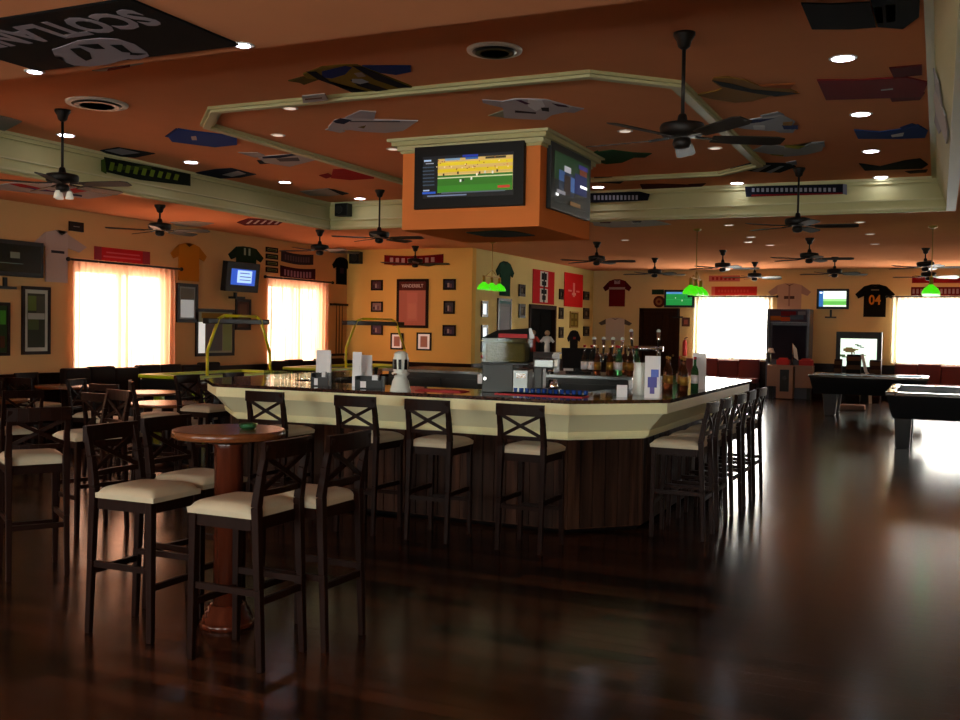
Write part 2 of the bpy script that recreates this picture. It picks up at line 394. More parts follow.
# ------------------------------------------------------------------ wall coordinates helper
WALLS = {'L': ('x', XW, PI/2), 'G': ('x', XG, PI/2), 'P': ('y', YP, 0), 'F': ('y', YF, 0)}
def on_wall(w, x0, y0, x1, y1, off=0):
    """pixel rectangle -> base-centre point on a wall, width, height, rotation"""
    ax, c, rz = WALLS[w]; ym = (y0+y1)/2; xm = (x0+x1)/2
    if ax == 'x':
        c = c+off; a, b = at(x0, ym, x=c), at(x1, ym, x=c); t, d = at(xm, y0, x=c), at(xm, y1, x=c)
        return Vector((c, (a.y+b.y)/2, d.z)), b.y-a.y, t.z-d.z, rz
    c = c-off; a, b = at(x0, ym, y=c), at(x1, ym, y=c); t, d = at(xm, y0, y=c), at(xm, y1, y=c)
    return Vector(((a.x+b.x)/2, c, d.z)), b.x-a.x, t.z-d.z, rz

# ------------------------------------------------------------------ curtains
def curtains(wl, h, mname, labels, rodlabel, z_top=2.62, z_bot=.74, ext=.12, n=1, head=.0):
    u0, u1 = h[0]-ext, h[1]+ext; mid = (u0+u1)/2
    loc = (XW, mid, 0) if wl == 'L' else (mid, YF, 0); rz = PI/2 if wl == 'L' else 0
    r = thing('curtain_rod', rodlabel, 'curtain rod', (loc[0], loc[1], z_top), rz); w = u1-u0
    mb = MB(); mb.cyl((-w/2-.1, -.11, 0), (w/2+.1, -.11, 0), .018, 'fan_bronze'); mb.build('pole', r)
    for s_ in (-1, 1):
        mb = MB(); mb.ball((s_*(w/2+.12), -.11, 0), .035, 'fan_bronze'); mb.build('finial', r)
        mb = MB(); mb.beam((s_*(w/2+.02), -.11, 0), (s_*(w/2+.02), 0, 0), .02, .02, 'fan_bronze'); mb.build('bracket', r)
    for k in range(2):
        a, b = (-w/2, .01) if k == 0 else (-.01, w/2)
        mb = MB(); nx = 90; nz = 6; g = []
        for j in range(nz+1):
            z = (z_top+.03) + (z_bot-z_top-.03)*j/nz; row = []
            for i in range(nx+1):
                t = i/nx; x = a+(b-a)*t
                y = -.085+.028*math.sin(t*PI*2*9+k)+.010*math.sin(t*41+j*.5)+(.004*math.sin(j*1.7+t*9))
                row.append(mb.bm.verts.new((x, y, z)))
            g.append(row)
        fs = [mb.bm.faces.new((g[j][i], g[j+1][i], g[j+1][i+1], g[j][i+1])) for j in range(nz) for i in range(nx)]
        mb._setm(fs, mname, True)
        o = mb.build('curtain'); o.location = loc; o.rotation_euler = (0, 0, rz)
        tag(o, labels[k], 'curtain', 'sheer curtains')
curtains('L', WL[0], 'curtain_pink', ('pale sheer curtain, left half of the window under the long red banner', 'pale sheer curtain, right half of the window under the long red banner'), 'dark curtain rod below the long red banner on the left wall')
curtains('L', WL[1], 'curtain_pink', ('pale sheer curtain, left half of the window right of the lit corner television', 'pale sheer curtain, right half of the window nearest the left back corner'), 'dark curtain rod under the two dark scarves on the left wall')
for h_, a_ in ((WL[2], 'third'), (WL[3], 'fourth')):
    curtains('L', h_, 'curtain_pink', ('pale sheer curtain, left half of the added %s window from the back corner' % a_, 'pale sheer curtain, right half of the added %s window from the back corner' % a_), 'dark curtain rod over the added %s window from the back corner' % a_)  # curtains and rods of the added, unseen left windows
curtains('F', WF[0], 'curtain_white', ('bright white curtain beside the wooden far door, left half', 'bright white curtain left of the arcade cabinet, right half of its window'), 'dark curtain rod under the two red banners on the far wall', 2.66, .97)
curtains('F', WF[1], 'curtain_white', ('bright white curtain right of the big screen television, left half', 'bright white curtain at the right edge behind the pool table'), 'dark curtain rod right of the black number 04 jersey', 2.66, .97)
curtains('F', WF[2], 'curtain_white', ('bright white far curtain beyond the right edge, left half', 'bright white far curtain beyond the right edge, right half'), 'dark rod on the far wall beyond the right edge', 2.66, .97)

# ------------------------------------------------------------------ stools and chairs
def make_seat_thing(name, label, cat, seat_z, back_z, W=.375, D=.40, group=None):
    t = thing(name, label, cat, (0, 0, 0), 0, group); w = W/2-.02; wd = 'stool_wood'
    mb = MB(); n = 10; g = []; sz = lambda u, v: (1-abs(u)**5)*(1-abs(v)**5)
    for jj in range(n+1):
        row = []
        for ii in range(n+1):
            u, v = -1+2*ii/n, -1+2*jj/n; u2, v2 = math.copysign(abs(u)**.7, u), math.copysign(abs(v)**.7, v)
            row.append(mb.bm.verts.new((u2*W/2, .012+v2*(D/2-.003), seat_z-.03+.042*sz(u2, v2)**.5)))
        g.append(row)
    fs = [mb.bm.faces.new((g[a][b_], g[a][b_+1], g[a+1][b_+1], g[a+1][b_])) for a in range(n) for b_ in range(n)]
    mb._setm(fs, 'seat_leather', True)
    rim = [g[0][i_] for i_ in range(n+1)]+[g[i_][n] for i_ in range(1, n+1)]+[g[n][n-i_] for i_ in range(1, n+1)]+[g[n-i_][0] for i_ in range(1, n)]
    lo = [mb.bm.verts.new((v.co.x*.985, v.co.y*.985, seat_z-.057)) for v in rim]; k_ = len(rim)
    fs = [mb.bm.faces.new((rim[i_], lo[i_], lo[(i_+1) % k_], rim[(i_+1) % k_])) for i_ in range(k_)]+[mb.bm.faces.new(lo)]; mb._setm(fs, 'seat_leather')
    mb.build('seat', t)
    mb = MB(); z0, z1 = seat_z-.115, seat_z-.057
    mb.bb(-w, w, -D/2+.01, -D/2+.035, z0, z1, wd); mb.bb(-w, w, D/2-.035, D/2-.01, z0, z1, wd)
    mb.bb(-w-.01, -w+.015, -D/2+.03, D/2-.03, z0, z1, wd); mb.bb(w-.015, w+.01, -D/2+.03, D/2-.03, z0, z1, wd); mb.build('seat_frame', t)
    for s_ in (-1, 1):
        mb = MB(); mb.beam((s_*(w+.006), D/2-.015, 0), (s_*w, D/2-.025, seat_z-.057), .032, .032, wd, w2=.042, h2=.042); mb.build('leg', t, .004)
    ys = lambda z: (-D/2-.035+.035*(z/seat_z)) if z < seat_z else (-D/2-.06*((z-seat_z)/(back_z-seat_z))**1.3)
    for s_ in (-1, 1):
        mb = MB(); zs = [0, seat_z*.5, seat_z, seat_z+(back_z-seat_z)*.5, back_z-.01]; ws = [.032, .036, .042, .036, .03]
        for i in range(4):
            mb.beam((s_*(w+.006), ys(zs[i]), zs[i]), (s_*(w+.004), ys(zs[i+1]), zs[i+1]), ws[i], ws[i], wd, (0, 1, 0), ws[i+1], ws[i+1])
        mb.build('leg', t, .004)
    def rail(zc, h, th, nm, wid):
        mb = MB(); n = 6
        for i in range(n):
            a, b = i/n*2-1, (i+1)/n*2-1; f = lambda q: (q*wid, ys(zc)-.018*(1-q*q), zc)
            mb.beam(f(a), f(b), th, h, wd)
        mb.build(nm, t)
    rail(back_z-.04, .085, .026, 'top_rail', W/2+.004); rail(seat_z+.065, .028, .02, 'lower_rail', w)
    za, zb = seat_z+.08, back_z-.08
    for s_ in (-1, 1):
        mb = MB(); mb.beam((-s_*(w-.012), ys(za)-.006+s_*.005, za), (0, ys((za+zb)/2)-.014+s_*.005, (za+zb)/2), .013, .024, wd)
        mb.beam((0, ys((za+zb)/2)-.014+s_*.005, (za+zb)/2), (s_*(w-.012), ys(zb)-.006+s_*.005, zb), .013, .024, wd); mb.build('cross_brace', t)
    zf = seat_z*.36
    for p, q in (((-w, D/2-.02, zf), (w, D/2-.02, zf)), ((-w, ys(zf+.05), zf+.05), (w, ys(zf+.05), zf+.05)), ((-w, ys(zf), zf+.09), (-w, D/2-.02, zf+.09)), ((w, ys(zf), zf+.09), (w, D/2-.02, zf+.09))):
        mb = MB(); mb.beam(p, q, .02, .032, wd); mb.build('stretcher', t)
    return t
G1 = 'bar stools along the bar'
stool0 = make_seat_thing('bar_stool', 'x', 'bar stool', .785, 1.1)
used = [False]
def stool(x, y, rz, label, group=None):
    o = stool0 if not used[0] else dup(stool0, (x, y, 0), rz)
    used[0] = True; o.location = (x, y, 0); o.rotation_euler = (0, 0, rz); o['label'] = label; o['category'] = 'bar stool'
    if group: o['group'] = group
    return o
R90 = PI/2
stool(-3.84, 4.12, -R90+.02, 'dark wooden bar stool nearest the left side of the round high table, cream seat', 'bar stools at the near high table')
stool(-3.9, 4.6, -R90-.05, 'dark cream-seated bar stool behind the leftmost one at the near high table', 'bar stools at the near high table')
stool(-3.12, 4.03, R90, 'dark bar stool closest to the camera, back to the right, small tear in cream seat', 'bar stools at the near high table')
stool(-3.01, 4.42, R90-.02, 'dark bar stool right of the round high table, behind the closest one', 'bar stools at the near high table')
stool(-5.42, 4.76, 1.0, 'dark bar stool at the left edge seen from behind', 'bar stools at the left high table')
stool(-6.15, 5.95, PI-.3, 'dark bar stool on the far side of the left-edge high table', 'bar stools at the left high table')
for x_, l_ in ((-5.08, 'bar stool at the bar front, farthest left, behind the round table'), (-4.2, 'bar stool at the front of the bar below the black napkin holders'),
               (-3.56, 'bar stool at the front of the bar, second from the right corner'), (-2.78, 'bar stool at the front of the bar nearest its right corner')):
    stool(x_, 7.06, random.uniform(-.03, .03), 'dark cross-backed ' + l_, G1)
for y_, l_ in ((8.05, 'nearest on the right side of the bar'), (8.62, 'second along the right side of the bar'), (9.3, 'third along the right side of the bar'),
               (9.88, 'fourth along the right side of the bar'), (10.5, 'farthest visible along the right side of the bar')):
    stool(-1.88, y_, R90+random.uniform(-.05, .05), 'dark cream-seated bar stool, ' + l_, G1)
stool(-7.12, 8.5, -R90, 'dark bar stool at the left end of the bar, nearer one', G1)
stool(-7.12, 9.3, -R90+.06, 'dark bar stool at the left end of the bar, farther one', G1)
stool(-6.8, 7.45, -.75, 'dark bar stool at the left front corner of the bar', G1)

chair0 = make_seat_thing('dining_chair', 'x', 'chair', .47, .9, .43, .44); cused = [False]
def chair(x, y, rz, label, group):
    o = chair0 if not cused[0] else dup(chair0, (x, y, 0), rz)
    cused[0] = True; o.location = (x, y, 0); o.rotation_euler = (0, 0, rz); o['label'] = label; o['group'] = group

def high_table(x, y, label, r=.305, h=1.08):
    t = thing('high_table', label, 'table', (x, y, 0))
    mb = MB(); mb.lathe([(r-.012, h-.045), (r, h-.038), (r, h-.008), (r-.008, h)], m='table_wood', seg=48); mb.build('tabletop', t)
    mb = MB(); mb.lathe([(.078, .1), (.078, h-.1), (.1, h-.05)], m='column_wood', seg=28); mb.build('column', t)
    mb = MB(); mb.lathe([(.15, 0), (.15, .025), (.142, .03), (.136, .03), (.134, .055), (.122, .06), (.12, .085), (.108, .09), (.105, .115), (.085, .12)], m='column_wood', seg=36); mb.build('base', t)
    mb = MB(); mb.lathe([(.112, h-.045-.03), (.12, h-.045)], m='dark_wood', seg=28); mb.build('collar', t); return t
high_table(-3.52, 4.40, 'round high table with an orange-brown top on a thick polished wooden column, nearest the camera')
high_table(-6.75, 5.1, 'round high table at the left edge surrounded by dark stools')
mb = MB(); mb.lathe([(.03, 0), (.045, .008), (.05, .03), (.042, .03), (.036, .012), (.0, .012)], m='glass_green'); o = mb.build('ashtray'); o.location = (-3.44, 4.46, 1.08)
tag(o, 'small dark glass ashtray on the near round high table', 'ashtray')

def dining_table(x, y, label, r=.42):
    t = thing('dining_table', label, 'table', (x, y, 0), 0, 'round dining tables on the left')
    mb = MB(); mb.lathe([(r-.01, .715), (r, .72), (r, .745), (r-.006, .75)], m='table_wood', seg=40); mb.build('tabletop', t)
    mb = MB(); mb.lathe([(.06, .06), (.05, .35), (.07, .715)], m='dark_wood'); mb.build('pedestal', t)
    mb = MB(); mb.lathe([(.26, 0), (.26, .02), (.1, .05), (.06, .07)], m='dark_wood'); mb.build('base', t)
TB = [(-9.45, 10.15, 'left of the lime game table', [(.2, -.72, .1), (-.62, -.3, -1.3), (.68, .15, 1.4), (-.2, .7, 3.0)]),
      (-11.25, 10.45, 'below the first left window', [(.12, -.66, .1), (-.6, .1, -1.5)]),
      (-9.9, 8.1, 'behind the left-edge high table', [(.62, -.2, 1.2), (-.55, .35, -2.2), (-.45, -.5, -.7)]),
      (-11.5, 8.4, 'under the tall framed picture', [(.1, .7, 3.0), (-.1, -.7, 0)]),
      (-8.0, 8.9, 'left of the bar', [(-.1, -.68, -.1), (-.3, .68, 3.3)])]
POS = ['nearest the camera', 'on its left', 'on its right', 'on its far side']
for (x_, y_, w_, cs) in TB:
    dining_table(x_, y_, 'round dining table ' + w_)
    for (dx, dy, rz) in cs:
        side = 'near side' if dy < -.4 else 'far side' if dy > .4 else ('left side' if dx < 0 else 'right side')
        side += ' (right)' if abs(dy) > .4 and dx > .25 else ' (left)' if abs(dy) > .4 and dx < -.25 else ''
        chair(x_+dx, y_+dy, rz, 'dark dining chair at the %s of the table %s' % (side.replace('(', '').replace(')', ''), w_), 'dining chairs ' + w_)

# ------------------------------------------------------------------ booths
def bench(label, loc, rz, length, m):
    t = thing('booth_bench', label, 'bench', loc, rz)
    mb = MB(); n = max(2, int(length/.5))
    for i in range(n):
        a = -length/2+length*i/n; b = a+length/n; mb.bb(a+.004, b-.004, -.16, -.02, .42, .95+.02*math.sin(i*2.3), m)
    mb.build('backrest', t, .03)
    mb = MB(); mb.bb(-length/2, length/2, -.58, -.16, .34, .47, m); mb.build('seat', t, .03)
    mb = MB(); mb.bb(-length/2, length/2, -.54, -.03, 0, .34, 'dark_wood'); mb.build('base', t)
bench('maroon padded booth bench under the bright far window left of the arcade cabinet', (-5.45, YF-.16, 0), 0, 2.2, 'leather_maroon')
bench('maroon padded booth bench under the bright far window behind the pool tables', (1.7, YF-.16, 0), 0, 5.4, 'leather_maroon')
bench('dark brown booth bench under the second curtained window of the left wall', (XW+.18, 17.6, 0), PI/2, 2.6, 'leather_brown')
bench('dark brown booth bench under the first curtained window of the left wall', (XW+.18, 12.9, 0), PI/2, 3.6, 'leather_brown')

# ------------------------------------------------------------------ the bar
B = (-6.75, -1.97, 7.4, 12.6, .64)
def inset(k): return octo(*B, k)
bar = thing('bar_counter', 'eight-sided island bar with cream fascia, dark polished top and planked wooden base', 'bar', (-4.36, 10.2, 0))
mb = MB(); ring_poly(mb, inset(0), inset(.86), 1.075, 1.105, 'granite'); mb.build('countertop', bar, world=True)
mb = MB(); O = inset(.03); I = inset(.05); ring_poly(mb, O, inset(.2), .985, 1.075, 'bar_cream_light'); mb.build('top_moulding', bar, world=True)
mb = MB()
def sloped(mb, k0, z0, k1, z1, m, back=.3):
    a, b = inset(k0), inset(k1); c = inset(back); n = 8
    for i in range(n):
        j = (i+1) % n
        mb.hexa([(*a[i], z0), (*a[j], z0), (*c[j], z0), (*c[i], z0)], [(*b[i], z1), (*b[j], z1), (*c[j], z1), (*c[i], z1)], m)
sloped(mb, .2, .83, .06, .985, 'bar_cream', .3); mb.build('fascia', bar, world=True)
mb = MB(); sloped(mb, .2, .79, .19, .83, 'bar_cream_light'); sloped(mb, .23, .765, .22, .79, 'bar_cream_light'); mb.build('lower_moulding', bar, world=True)
mb = MB(); ring_poly(mb, inset(.26), inset(.42), .03, .765, 'bar_planks')
O = inset(.26)
for i in range(8):
    p, q = Vector(O[i]), Vector(O[(i+1) % 8]); L_ = (q-p).length; d = (q-p)/L_; nn = Vector((d.y, -d.x)); k = max(2, int(L_/.105))
    for j in range(k):
        a = p+d*(L_*(j+.5)/k); wj = L_/k-.008
        ang = math.atan2(d.y, d.x); mb.box((a.x+nn.x*.006, a.y+nn.y*.006, .4), (wj, .012+random.choice((0, .004, .01)), .72), random.choice(('bar_planks', 'bar_planks_dark')), Matrix.Rotation(ang, 3, 'Z'))
mb.build('base', bar, world=True)
mb = MB(); ring_poly(mb, inset(.30), inset(.4), 0, .03, 'black_matte'); mb.build('plinth', bar, world=True)
mb = MB(); ring_poly(mb, inset(.42), inset(.84), .6, .64, 'dark_steel'); mb.build('inner_shelf', bar, world=True)
mb = MB(); ring_poly(mb, inset(.78), inset(.82), 0, 1.075, 'dark_wood'); mb.build('inner_panel', bar, world=True)
CT = 1.105
# island unit in the middle
isl = thing('back_bar_cabinet', 'dark steel cabinet block in the middle of the bar island', 'cabinet', (-4.2, 10.3, 0))
mb = MB(); mb.bb(-1.45, 1.35, -.45, .45, 0, 1.16, 'dark_steel'); mb.build('body', isl, .01)
mb = MB(); mb.bb(-1.5, 1.4, -.5, .5, 1.16, 1.19, 'steel'); mb.build('worktop', isl)
for k in range(4):
    mb = MB(); mb.bb(-1.42+.7*k, -.78+.7*k, -.47, -.45, .1, 1.1, 'dark_steel'); d_ = mb.build('door', isl)
    mb = MB(); mb.beam((-.86+.7*k, -.49, .75), (-.86+.7*k, -.49, .98), .015, .02, 'chrome'); mb.build('handle', d_)
IT = 1.19

def ctr(px, py, z=CT): return at(px, py, z=z)
def card(label, px0, py0, px1, py1, z0, y, name='menu_card', pics=(), grp='menu cards on the bar', tilt=0.0):
    a, b = at(px0, (py0+py1)/2, y=y), at(px1, (py0+py1)/2, y=y); zt = at((px0+px1)/2, py0, y=y).z
    t = thing(name, label, 'menu', ((a.x+b.x)/2, y, z0), .2, grp); w = b.x-a.x; h = zt-z0
    mb = MB(); mb.poly([(-w/2, -.012, 0), (w/2, -.012, 0), (w/2, 0, h), (-w/2, 0, h)], (0, .004, 0), 'paper')
    mb.poly([(-w/2, .03, 0), (w/2, .03, 0), (w/2, .006, h), (-w/2, .006, h)], (0, .004, 0), 'paper'); mb.build('card', t)
    if pics:
        mb = MB()
        for (u0, v0, u1, v1, mm) in pics: mb.poly([(-w/2+w*u0, -.016+.012*v0, h*v0), (-w/2+w*u1, -.016+.012*v0, h*v0), (-w/2+w*u1, -.016+.012*v1, h*v1), (-w/2+w*u0, -.016+.012*v1, h*v1)], (0, .003, 0), mm)
        mb.build('print', t)
    return t
def caddy(label, px0, px1, pyb, h=.11, z=CT):
    p = ctr((px0+px1)/2, pyb, z); a, b = ctr(px0, pyb, z), ctr(px1, pyb, z); w = (b-a).length
    t = thing('napkin_holder', label, 'napkin holder', (p.x, p.y, z), .3, 'black napkin holders')
    mb = MB(); mb.bb(-w/2, w/2, -.05, .05, 0, .012, 'black_plastic'); mb.bb(-w/2, -w/2+.01, -.05, .05, 0, h, 'black_plastic'); mb.bb(w/2-.01, w/2, -.05, .05, 0, h, 'black_plastic'); mb.bb(-w/2, w/2, .04, .05, 0, h, 'black_plastic'); mb.bb(-w/2, w/2, -.05, -.04, 0, h*.7, 'black_plastic'); mb.build('tray', t)
    mb = MB(); mb.bb(-w*.3, -w*.1, -.054, -.05, .01, h*.6, 'paper'); mb.bb(w*.1, w*.3, -.035, .03, .02, h*1.1, 'paper'); mb.build('napkins', t)
card('upright white menu card in front of the black napkin holder, left of centre', 353, 352, 361, 387, CT, 7.86, pics=[(.2, .2, .8, .6, 'paper')])
card('white menu card standing behind the black napkin holder, centre left', 357, 355, 371, 374, CT, 7.99)
caddy('black napkin holder beside the white beer tower', 356, 384, 388.5)
card('tall white menu card above the napkin holder below the second window', 317, 350, 330, 372, CT, 8.05)
caddy('small black napkin holder left of the menu cards', 312, 330, 386, .12)
MB_ = [(.2, .25, .8, .5, glow('#2b2a8a', .02)), (.4, .5, .9, .68, glow('#3c58b8', .02)), (.35, .1, .65, .25, glow('#4a3a8a', .02))]
card('tall white menu card with blue cocktail picture near the right front corner of the bar', 645, 356, 660, 398, CT, 8.12, pics=MB_)
card('shorter white menu card beside the blue cocktail card, slightly behind', 655, 376, 662, 398, CT, 8.2)
card('white menu card at the right side of the bar by the far window', 693, 353, 706, 383, CT, 9.7)
card('small white menu card left of the white coffee jug at the back of the bar', 564, 350, 573, 372, CT, 12.3)
card('small low white card lying by the right corner of the bar', 617, 385, 627, 392, CT, 8.05)

# beer tower
p = ctr(397.5, 392); t = thing('beer_tower', 'white ceramic beer tower with dark panels on the front of the bar', 'beer tower', (p.x, p.y+.05, CT))
mb = MB(); mb.lathe([(.092, 0), (.088, .02), (.078, .05), (.07, .09), (.055, .12), (.055, .135), (.075, .15), (.077, .16), (.06, .17), (.064, .18), (.066, .29), (.058, .31), (.062, .32), (.05, .335), (.03, .345), (.02, .35)], m='ceramic_white', seg=28); mb.build('body', t)
for a_ in (-.9, -.25, .4, 1.2, 2.2, 3.2, 4.2):
    mb = MB(); mb.box((.066*math.sin(a_), -.066*math.cos(a_), .235), (.026, .008, .085), 'black_plastic', Matrix.Rotation(a_, 3, 'Z')); mb.build('dark_panel', t)
mb = MB(); mb.cyl((0, -.05, .155), (0, -.11, .15), .01, 'chrome'); mb.build('spout', t)
p = ctr(412, 381, CT); o = MB(); o.cyl((0, 0, 0), (0, 0, .04), .012, 'chrome'); o.cyl((0, 0, .04), (.01, 0, .17), .014, 'black_plastic', r2=.02); o = o.build('tap_handle'); o.location = (p.x+.1, 8.15, CT); tag(o, 'black tap handle just right of the white beer tower', 'tap handle')

# dispenser with clear sides
p = ctr(507, 392); t = thing('popcorn_machine', 'clear-sided popcorn machine with yellow contents and red trim standing on the bar', 'popcorn machine', (p.x-.02, p.y+.06, CT), .25)
w = .2
mb = MB(); mb.bb(-w, w*.35, -.17, .17, 0, .26, 'dark_steel'); mb.bb(w*.35, w, -.17, .17, 0, .2, 'steel'); mb.bb(-w-.01, w+.01, -.18, .18, .24, .26, 'dark_steel'); mb.build('base', t, .005)
mb = MB()
for x0, x1, y0, y1 in ((-w, w, -.17, -.165), (-w, w, .165, .17), (-w, -w+.005, -.16, .16), (w-.005, w, -.16, .16)): mb.bb(x0, x1, y0, y1, .262, .47, 'case_glass')
mb.build('glass_case', t)
mb = MB(); mb.bb(-w+.02, w-.03, -.14, .14, .262, .43, 'popcorn'); mb.build('contents', t, .02)
mb = MB(); mb.hexa([(-w-.01, -.18, .47), (w+.01, -.18, .47), (w+.01, .18, .47), (-w-.01, .18, .47)], [(-.08, -.1, .54), (w-.01, -.1, .56), (w-.01, .1, .56), (-.08, .1, .54)], 'dark_steel'); mb.build('hood', t)
mb = MB(); mb.bb(-.06, w-.01, -.186, -.178, .475, .51, 'red_cloth'); mb.build('red_sign_panel', t)
mb = MB(); mb.cyl((-w+.03, -.18, .12), (-w+.03, -.2, .12), .015, 'chrome'); mb.bb(w*.5, w*.9, -.178, -.17, .13, .17, 'chrome'); mb.build('controls', t)

# glasses standing on the bar (left) and bottles
def make_glass():
    mb = MB(); mb.lathe([(.028, 0), (.03, .004), (.036, .11), (.034, .11), (.028, .008), (.0, .008)], m='glass_clear', seg=14); return mb.build('drinking_glass')
gl = make_glass(); first = True; k = 0
for row, (yy, x0, n, nm) in enumerate(((8.12, -5.98, 10, 'front'), (8.3, -6.0, 10, 'back'))):
    for i in range(n):
        o = gl if first else gl.copy()
        if not first: C.objects.link(o)
        first = False; o.location = (x0+.083*i+random.uniform(-.005, .005), yy-.07+random.uniform(-.01, .01), CT)
        tag(o, 'clear glass in the %s row of small glasses on the left front of the bar' % nm, 'glass', 'small glasses in the %s row on the bar' % nm)
def make_bottle(m, lab):
    t = thing('bottle', 'x', 'bottle')
    mb = MB(); mb.lathe([(.034, 0), (.037, .01), (.037, .17), (.03, .2), (.014, .235), (.013, .285), (.015, .29)], m=m, seg=14); mb.build('body', t)
    mb = MB(); mb.lathe([(.038, .06), (.038, .14)], m=lab, seg=14); mb.build('paper_label', t)
    mb = MB(); mb.lathe([(.015, .29), (.015, .315)], m='red_cloth' if lab == 'paper' else 'gold', seg=10); mb.build('cap', t); return t
bp_ = [make_bottle('glass_green', 'paper'), make_bottle('glass_brown', 'gold'), make_bottle('glass_clear', 'paper')]
bu = [0, 0, 0]; names = ['green glass', 'brown glass', 'clear glass']
def bottle(x, y, z, kind, lab, grp):
    if bu[kind] == 0: o = bp_[kind]; bu[kind] = 1; o.location = (x, y, z)
    else: o = dup(bp_[kind], (x, y, z))
    o['label'] = names[kind] + ' bottle ' + lab; o['category'] = 'bottle'; o['group'] = names[kind] + ' bottles ' + grp
for i in range(14):
    k_ = (1, 0, 1, 2)[i % 4]
    bottle(-3.1+random.uniform(-.01, .01)+.11*(i % 7)*.98-.0, 10.0+.22*(i//7), IT if (-3.1+.108*(i % 7)) < -2.86 else IT, k_, 'standing behind the blue cocktail menu card', 'behind the blue cocktail menu') if (-3.1+.108*(i % 7)) < -2.86 else bottle(-2.66+.1*(i % 7)*.9, 9.15+.28*(i//7)+.16*(i % 3), CT, k_, 'in the cluster on the right side of the bar', 'in the right side cluster')
for i, (px, py) in enumerate(((584, 382), (591, 384), (597, 384))):
    q = at(px, py, y=9.95); bottle(q.x, 9.95, IT, (2, 2, 1)[i], 'on the island cabinet right of the laptop, number %s from the left' % ('one', 'two', 'three')[i], 'right of the laptop')
q = at(481, 375, y=8.1); bottle(q.x, 8.12, CT, 2, 'standing just left of the popcorn machine', 'left of the popcorn machine')
# draught taps (chrome) on island
def taps(label, px, y, z, n=4, h=.3):
    q = at(px, 372, y=y); t = thing('draught_tap_tower', label, 'beer tap', (q.x, y, z), .2)
    mb = MB(); mb.cyl((-.14, 0, 0), (-.14, 0, h-.08), .022, 'chrome'); mb.cyl((.14, 0, 0), (.14, 0, h-.08), .022, 'chrome'); mb.cyl((-.19, 0, h-.08), (.19, 0, h-.08), .03, 'chrome'); mb.build('rail', t)
    for i in range(n):
        x = -.14+.28*i/(n-1); mb = MB(); mb.cyl((x, -.03, h-.08), (x, -.09, h-.1), .01, 'chrome'); mb.cyl((x, -.09, h-.09), (x, -.09, h-.15), .009, 'chrome'); mb.build('spout', t)
        mb = MB(); mb.cyl((x, -.07, h-.06), (x+.01*(i-1), -.08, h+.1), .01, 'chrome', r2=.02); mb.ball((x+.01*(i-1), -.08, h+.11), .022, 'ceramic_white'); mb.build('tap_handle', t)
taps('row of chrome draught taps with pale handles behind the bar, centre right', 608, 10.6, IT, 4, .27)
taps('pair of chrome taps with round white tops beside the white jug', 645, 10.6, IT, 2, .36)
# coffee grinder / blender shape, jug, laptop
q = at(546, 385, y=9.1); t = thing('espresso_machine', 'grey metal espresso machine with jerseyed figures behind it, right of the popcorn machine', 'coffee machine', (at(545, 380, y=8.95).x, 8.1, CT), .2)
t.location = (at(546, 388, z=CT).x, at(546, 388, z=CT).y, CT); t.location = (-3.06, 8.12, CT); t['label'] = 'grey metal espresso machine right of the popcorn machine on the bar'
mb = MB(); mb.bb(-.12, .1, -.1, .1, 0, .04, 'steel'); mb.bb(-.12, -.04, -.08, .1, .04, .3, 'dark_steel'); mb.bb(-.12, .06, -.1, .1, .22, .3, 'steel'); mb.build('body', t, .012)
mb = MB(); mb.cyl((.02, -.05, .17), (.02, -.05, .22), .03, 'chrome'); mb.beam((.02, -.06, .19), (.02, -.17, .18), .02, .02, 'black_plastic'); mb.build('portafilter', t)
mb = MB(); mb.lathe([(.04, .04), (.045, .05), (.035, .12)], (.04, -.02, 0), 'chrome', 14); mb.build('cup', t)
q = at(634, 384, y=9.0); mb = MB(); mb.lathe([(.06, 0), (.065, .02), (.062, .2), (.05, .26), (.058, .28)], m='ceramic_white'); o = mb.build('jug_body')
t = thing('water_jug', 'tall pale jug behind the blue cocktail menu card', 'jug', (at(636, 390, z=CT).x-.02, 8.2, CT)); t.location = (-2.33, 8.42, CT); o.parent = t
mb = MB(); mb.tube([(.06, 0, .24), (.11, 0, .22), (.11, 0, .1), (.063, 0, .07)], .008, 'ceramic_white'); mb.build('handle', t)
t = thing('cash_terminal', 'dark flat cash terminal screen behind the row of blue shot glasses', 'till', (at(578, 380, y=10.1).x, 10.1, IT), .5)
mb = MB(); mb.bb(-.12, .12, -.1, .1, 0, .03, 'black_plastic'); mb.bb(-.03, .03, 0, .03, .03, .12, 'black_plastic'); mb.build('stand', t)
mb = MB(); mb.box((0, -.02, .17), (.36, .025, .22), 'black_plastic', Matrix.Rotation(-.35, 3, 'X')); mb.build('screen', t)
# bar mat with blue shot glasses
a, b = ctr(531, 394), ctr(609, 396)
t = thing('bar_mat', 'long red and dark rubber bar mat at the front of the bar', 'mat', ((-2.98), 7.82, CT), 0)
mb = MB(); mb.bb(-.42, .36, -.09, .09, 0, .008, 'red_cloth'); mb.bb(-.4, .34, -.07, .07, .008, .012, 'black_matte'); mb.build('rubber_pad', t)
mat('shot_blue', '#2a4fa0', .15, trans=.4)
mb = MB(); mb.lathe([(.016, 0), (.021, .045), (.018, .045), (.013, .006)], m='shot_blue', seg=10); sg = mb.build('shot_glass')
for i in range(14):
    o = sg if i == 0 else sg.copy()
    if i: C.objects.link(o)
    o.location = (-3.36+.053*i, 7.97, CT); tag(o, 'small blue shot glass in the row along the bar mat', 'shot glass', 'blue shot glasses along the bar mat')
mb = MB(); mb.bb(-.06, .06, -.04, .04, 0, .035, glow('#1f8a2a', .02)); o = mb.build('green_box', bevel=.005); o.location = (-2.22, 8.45, CT); tag(o, 'small bright green box on the right corner of the bar', 'box')
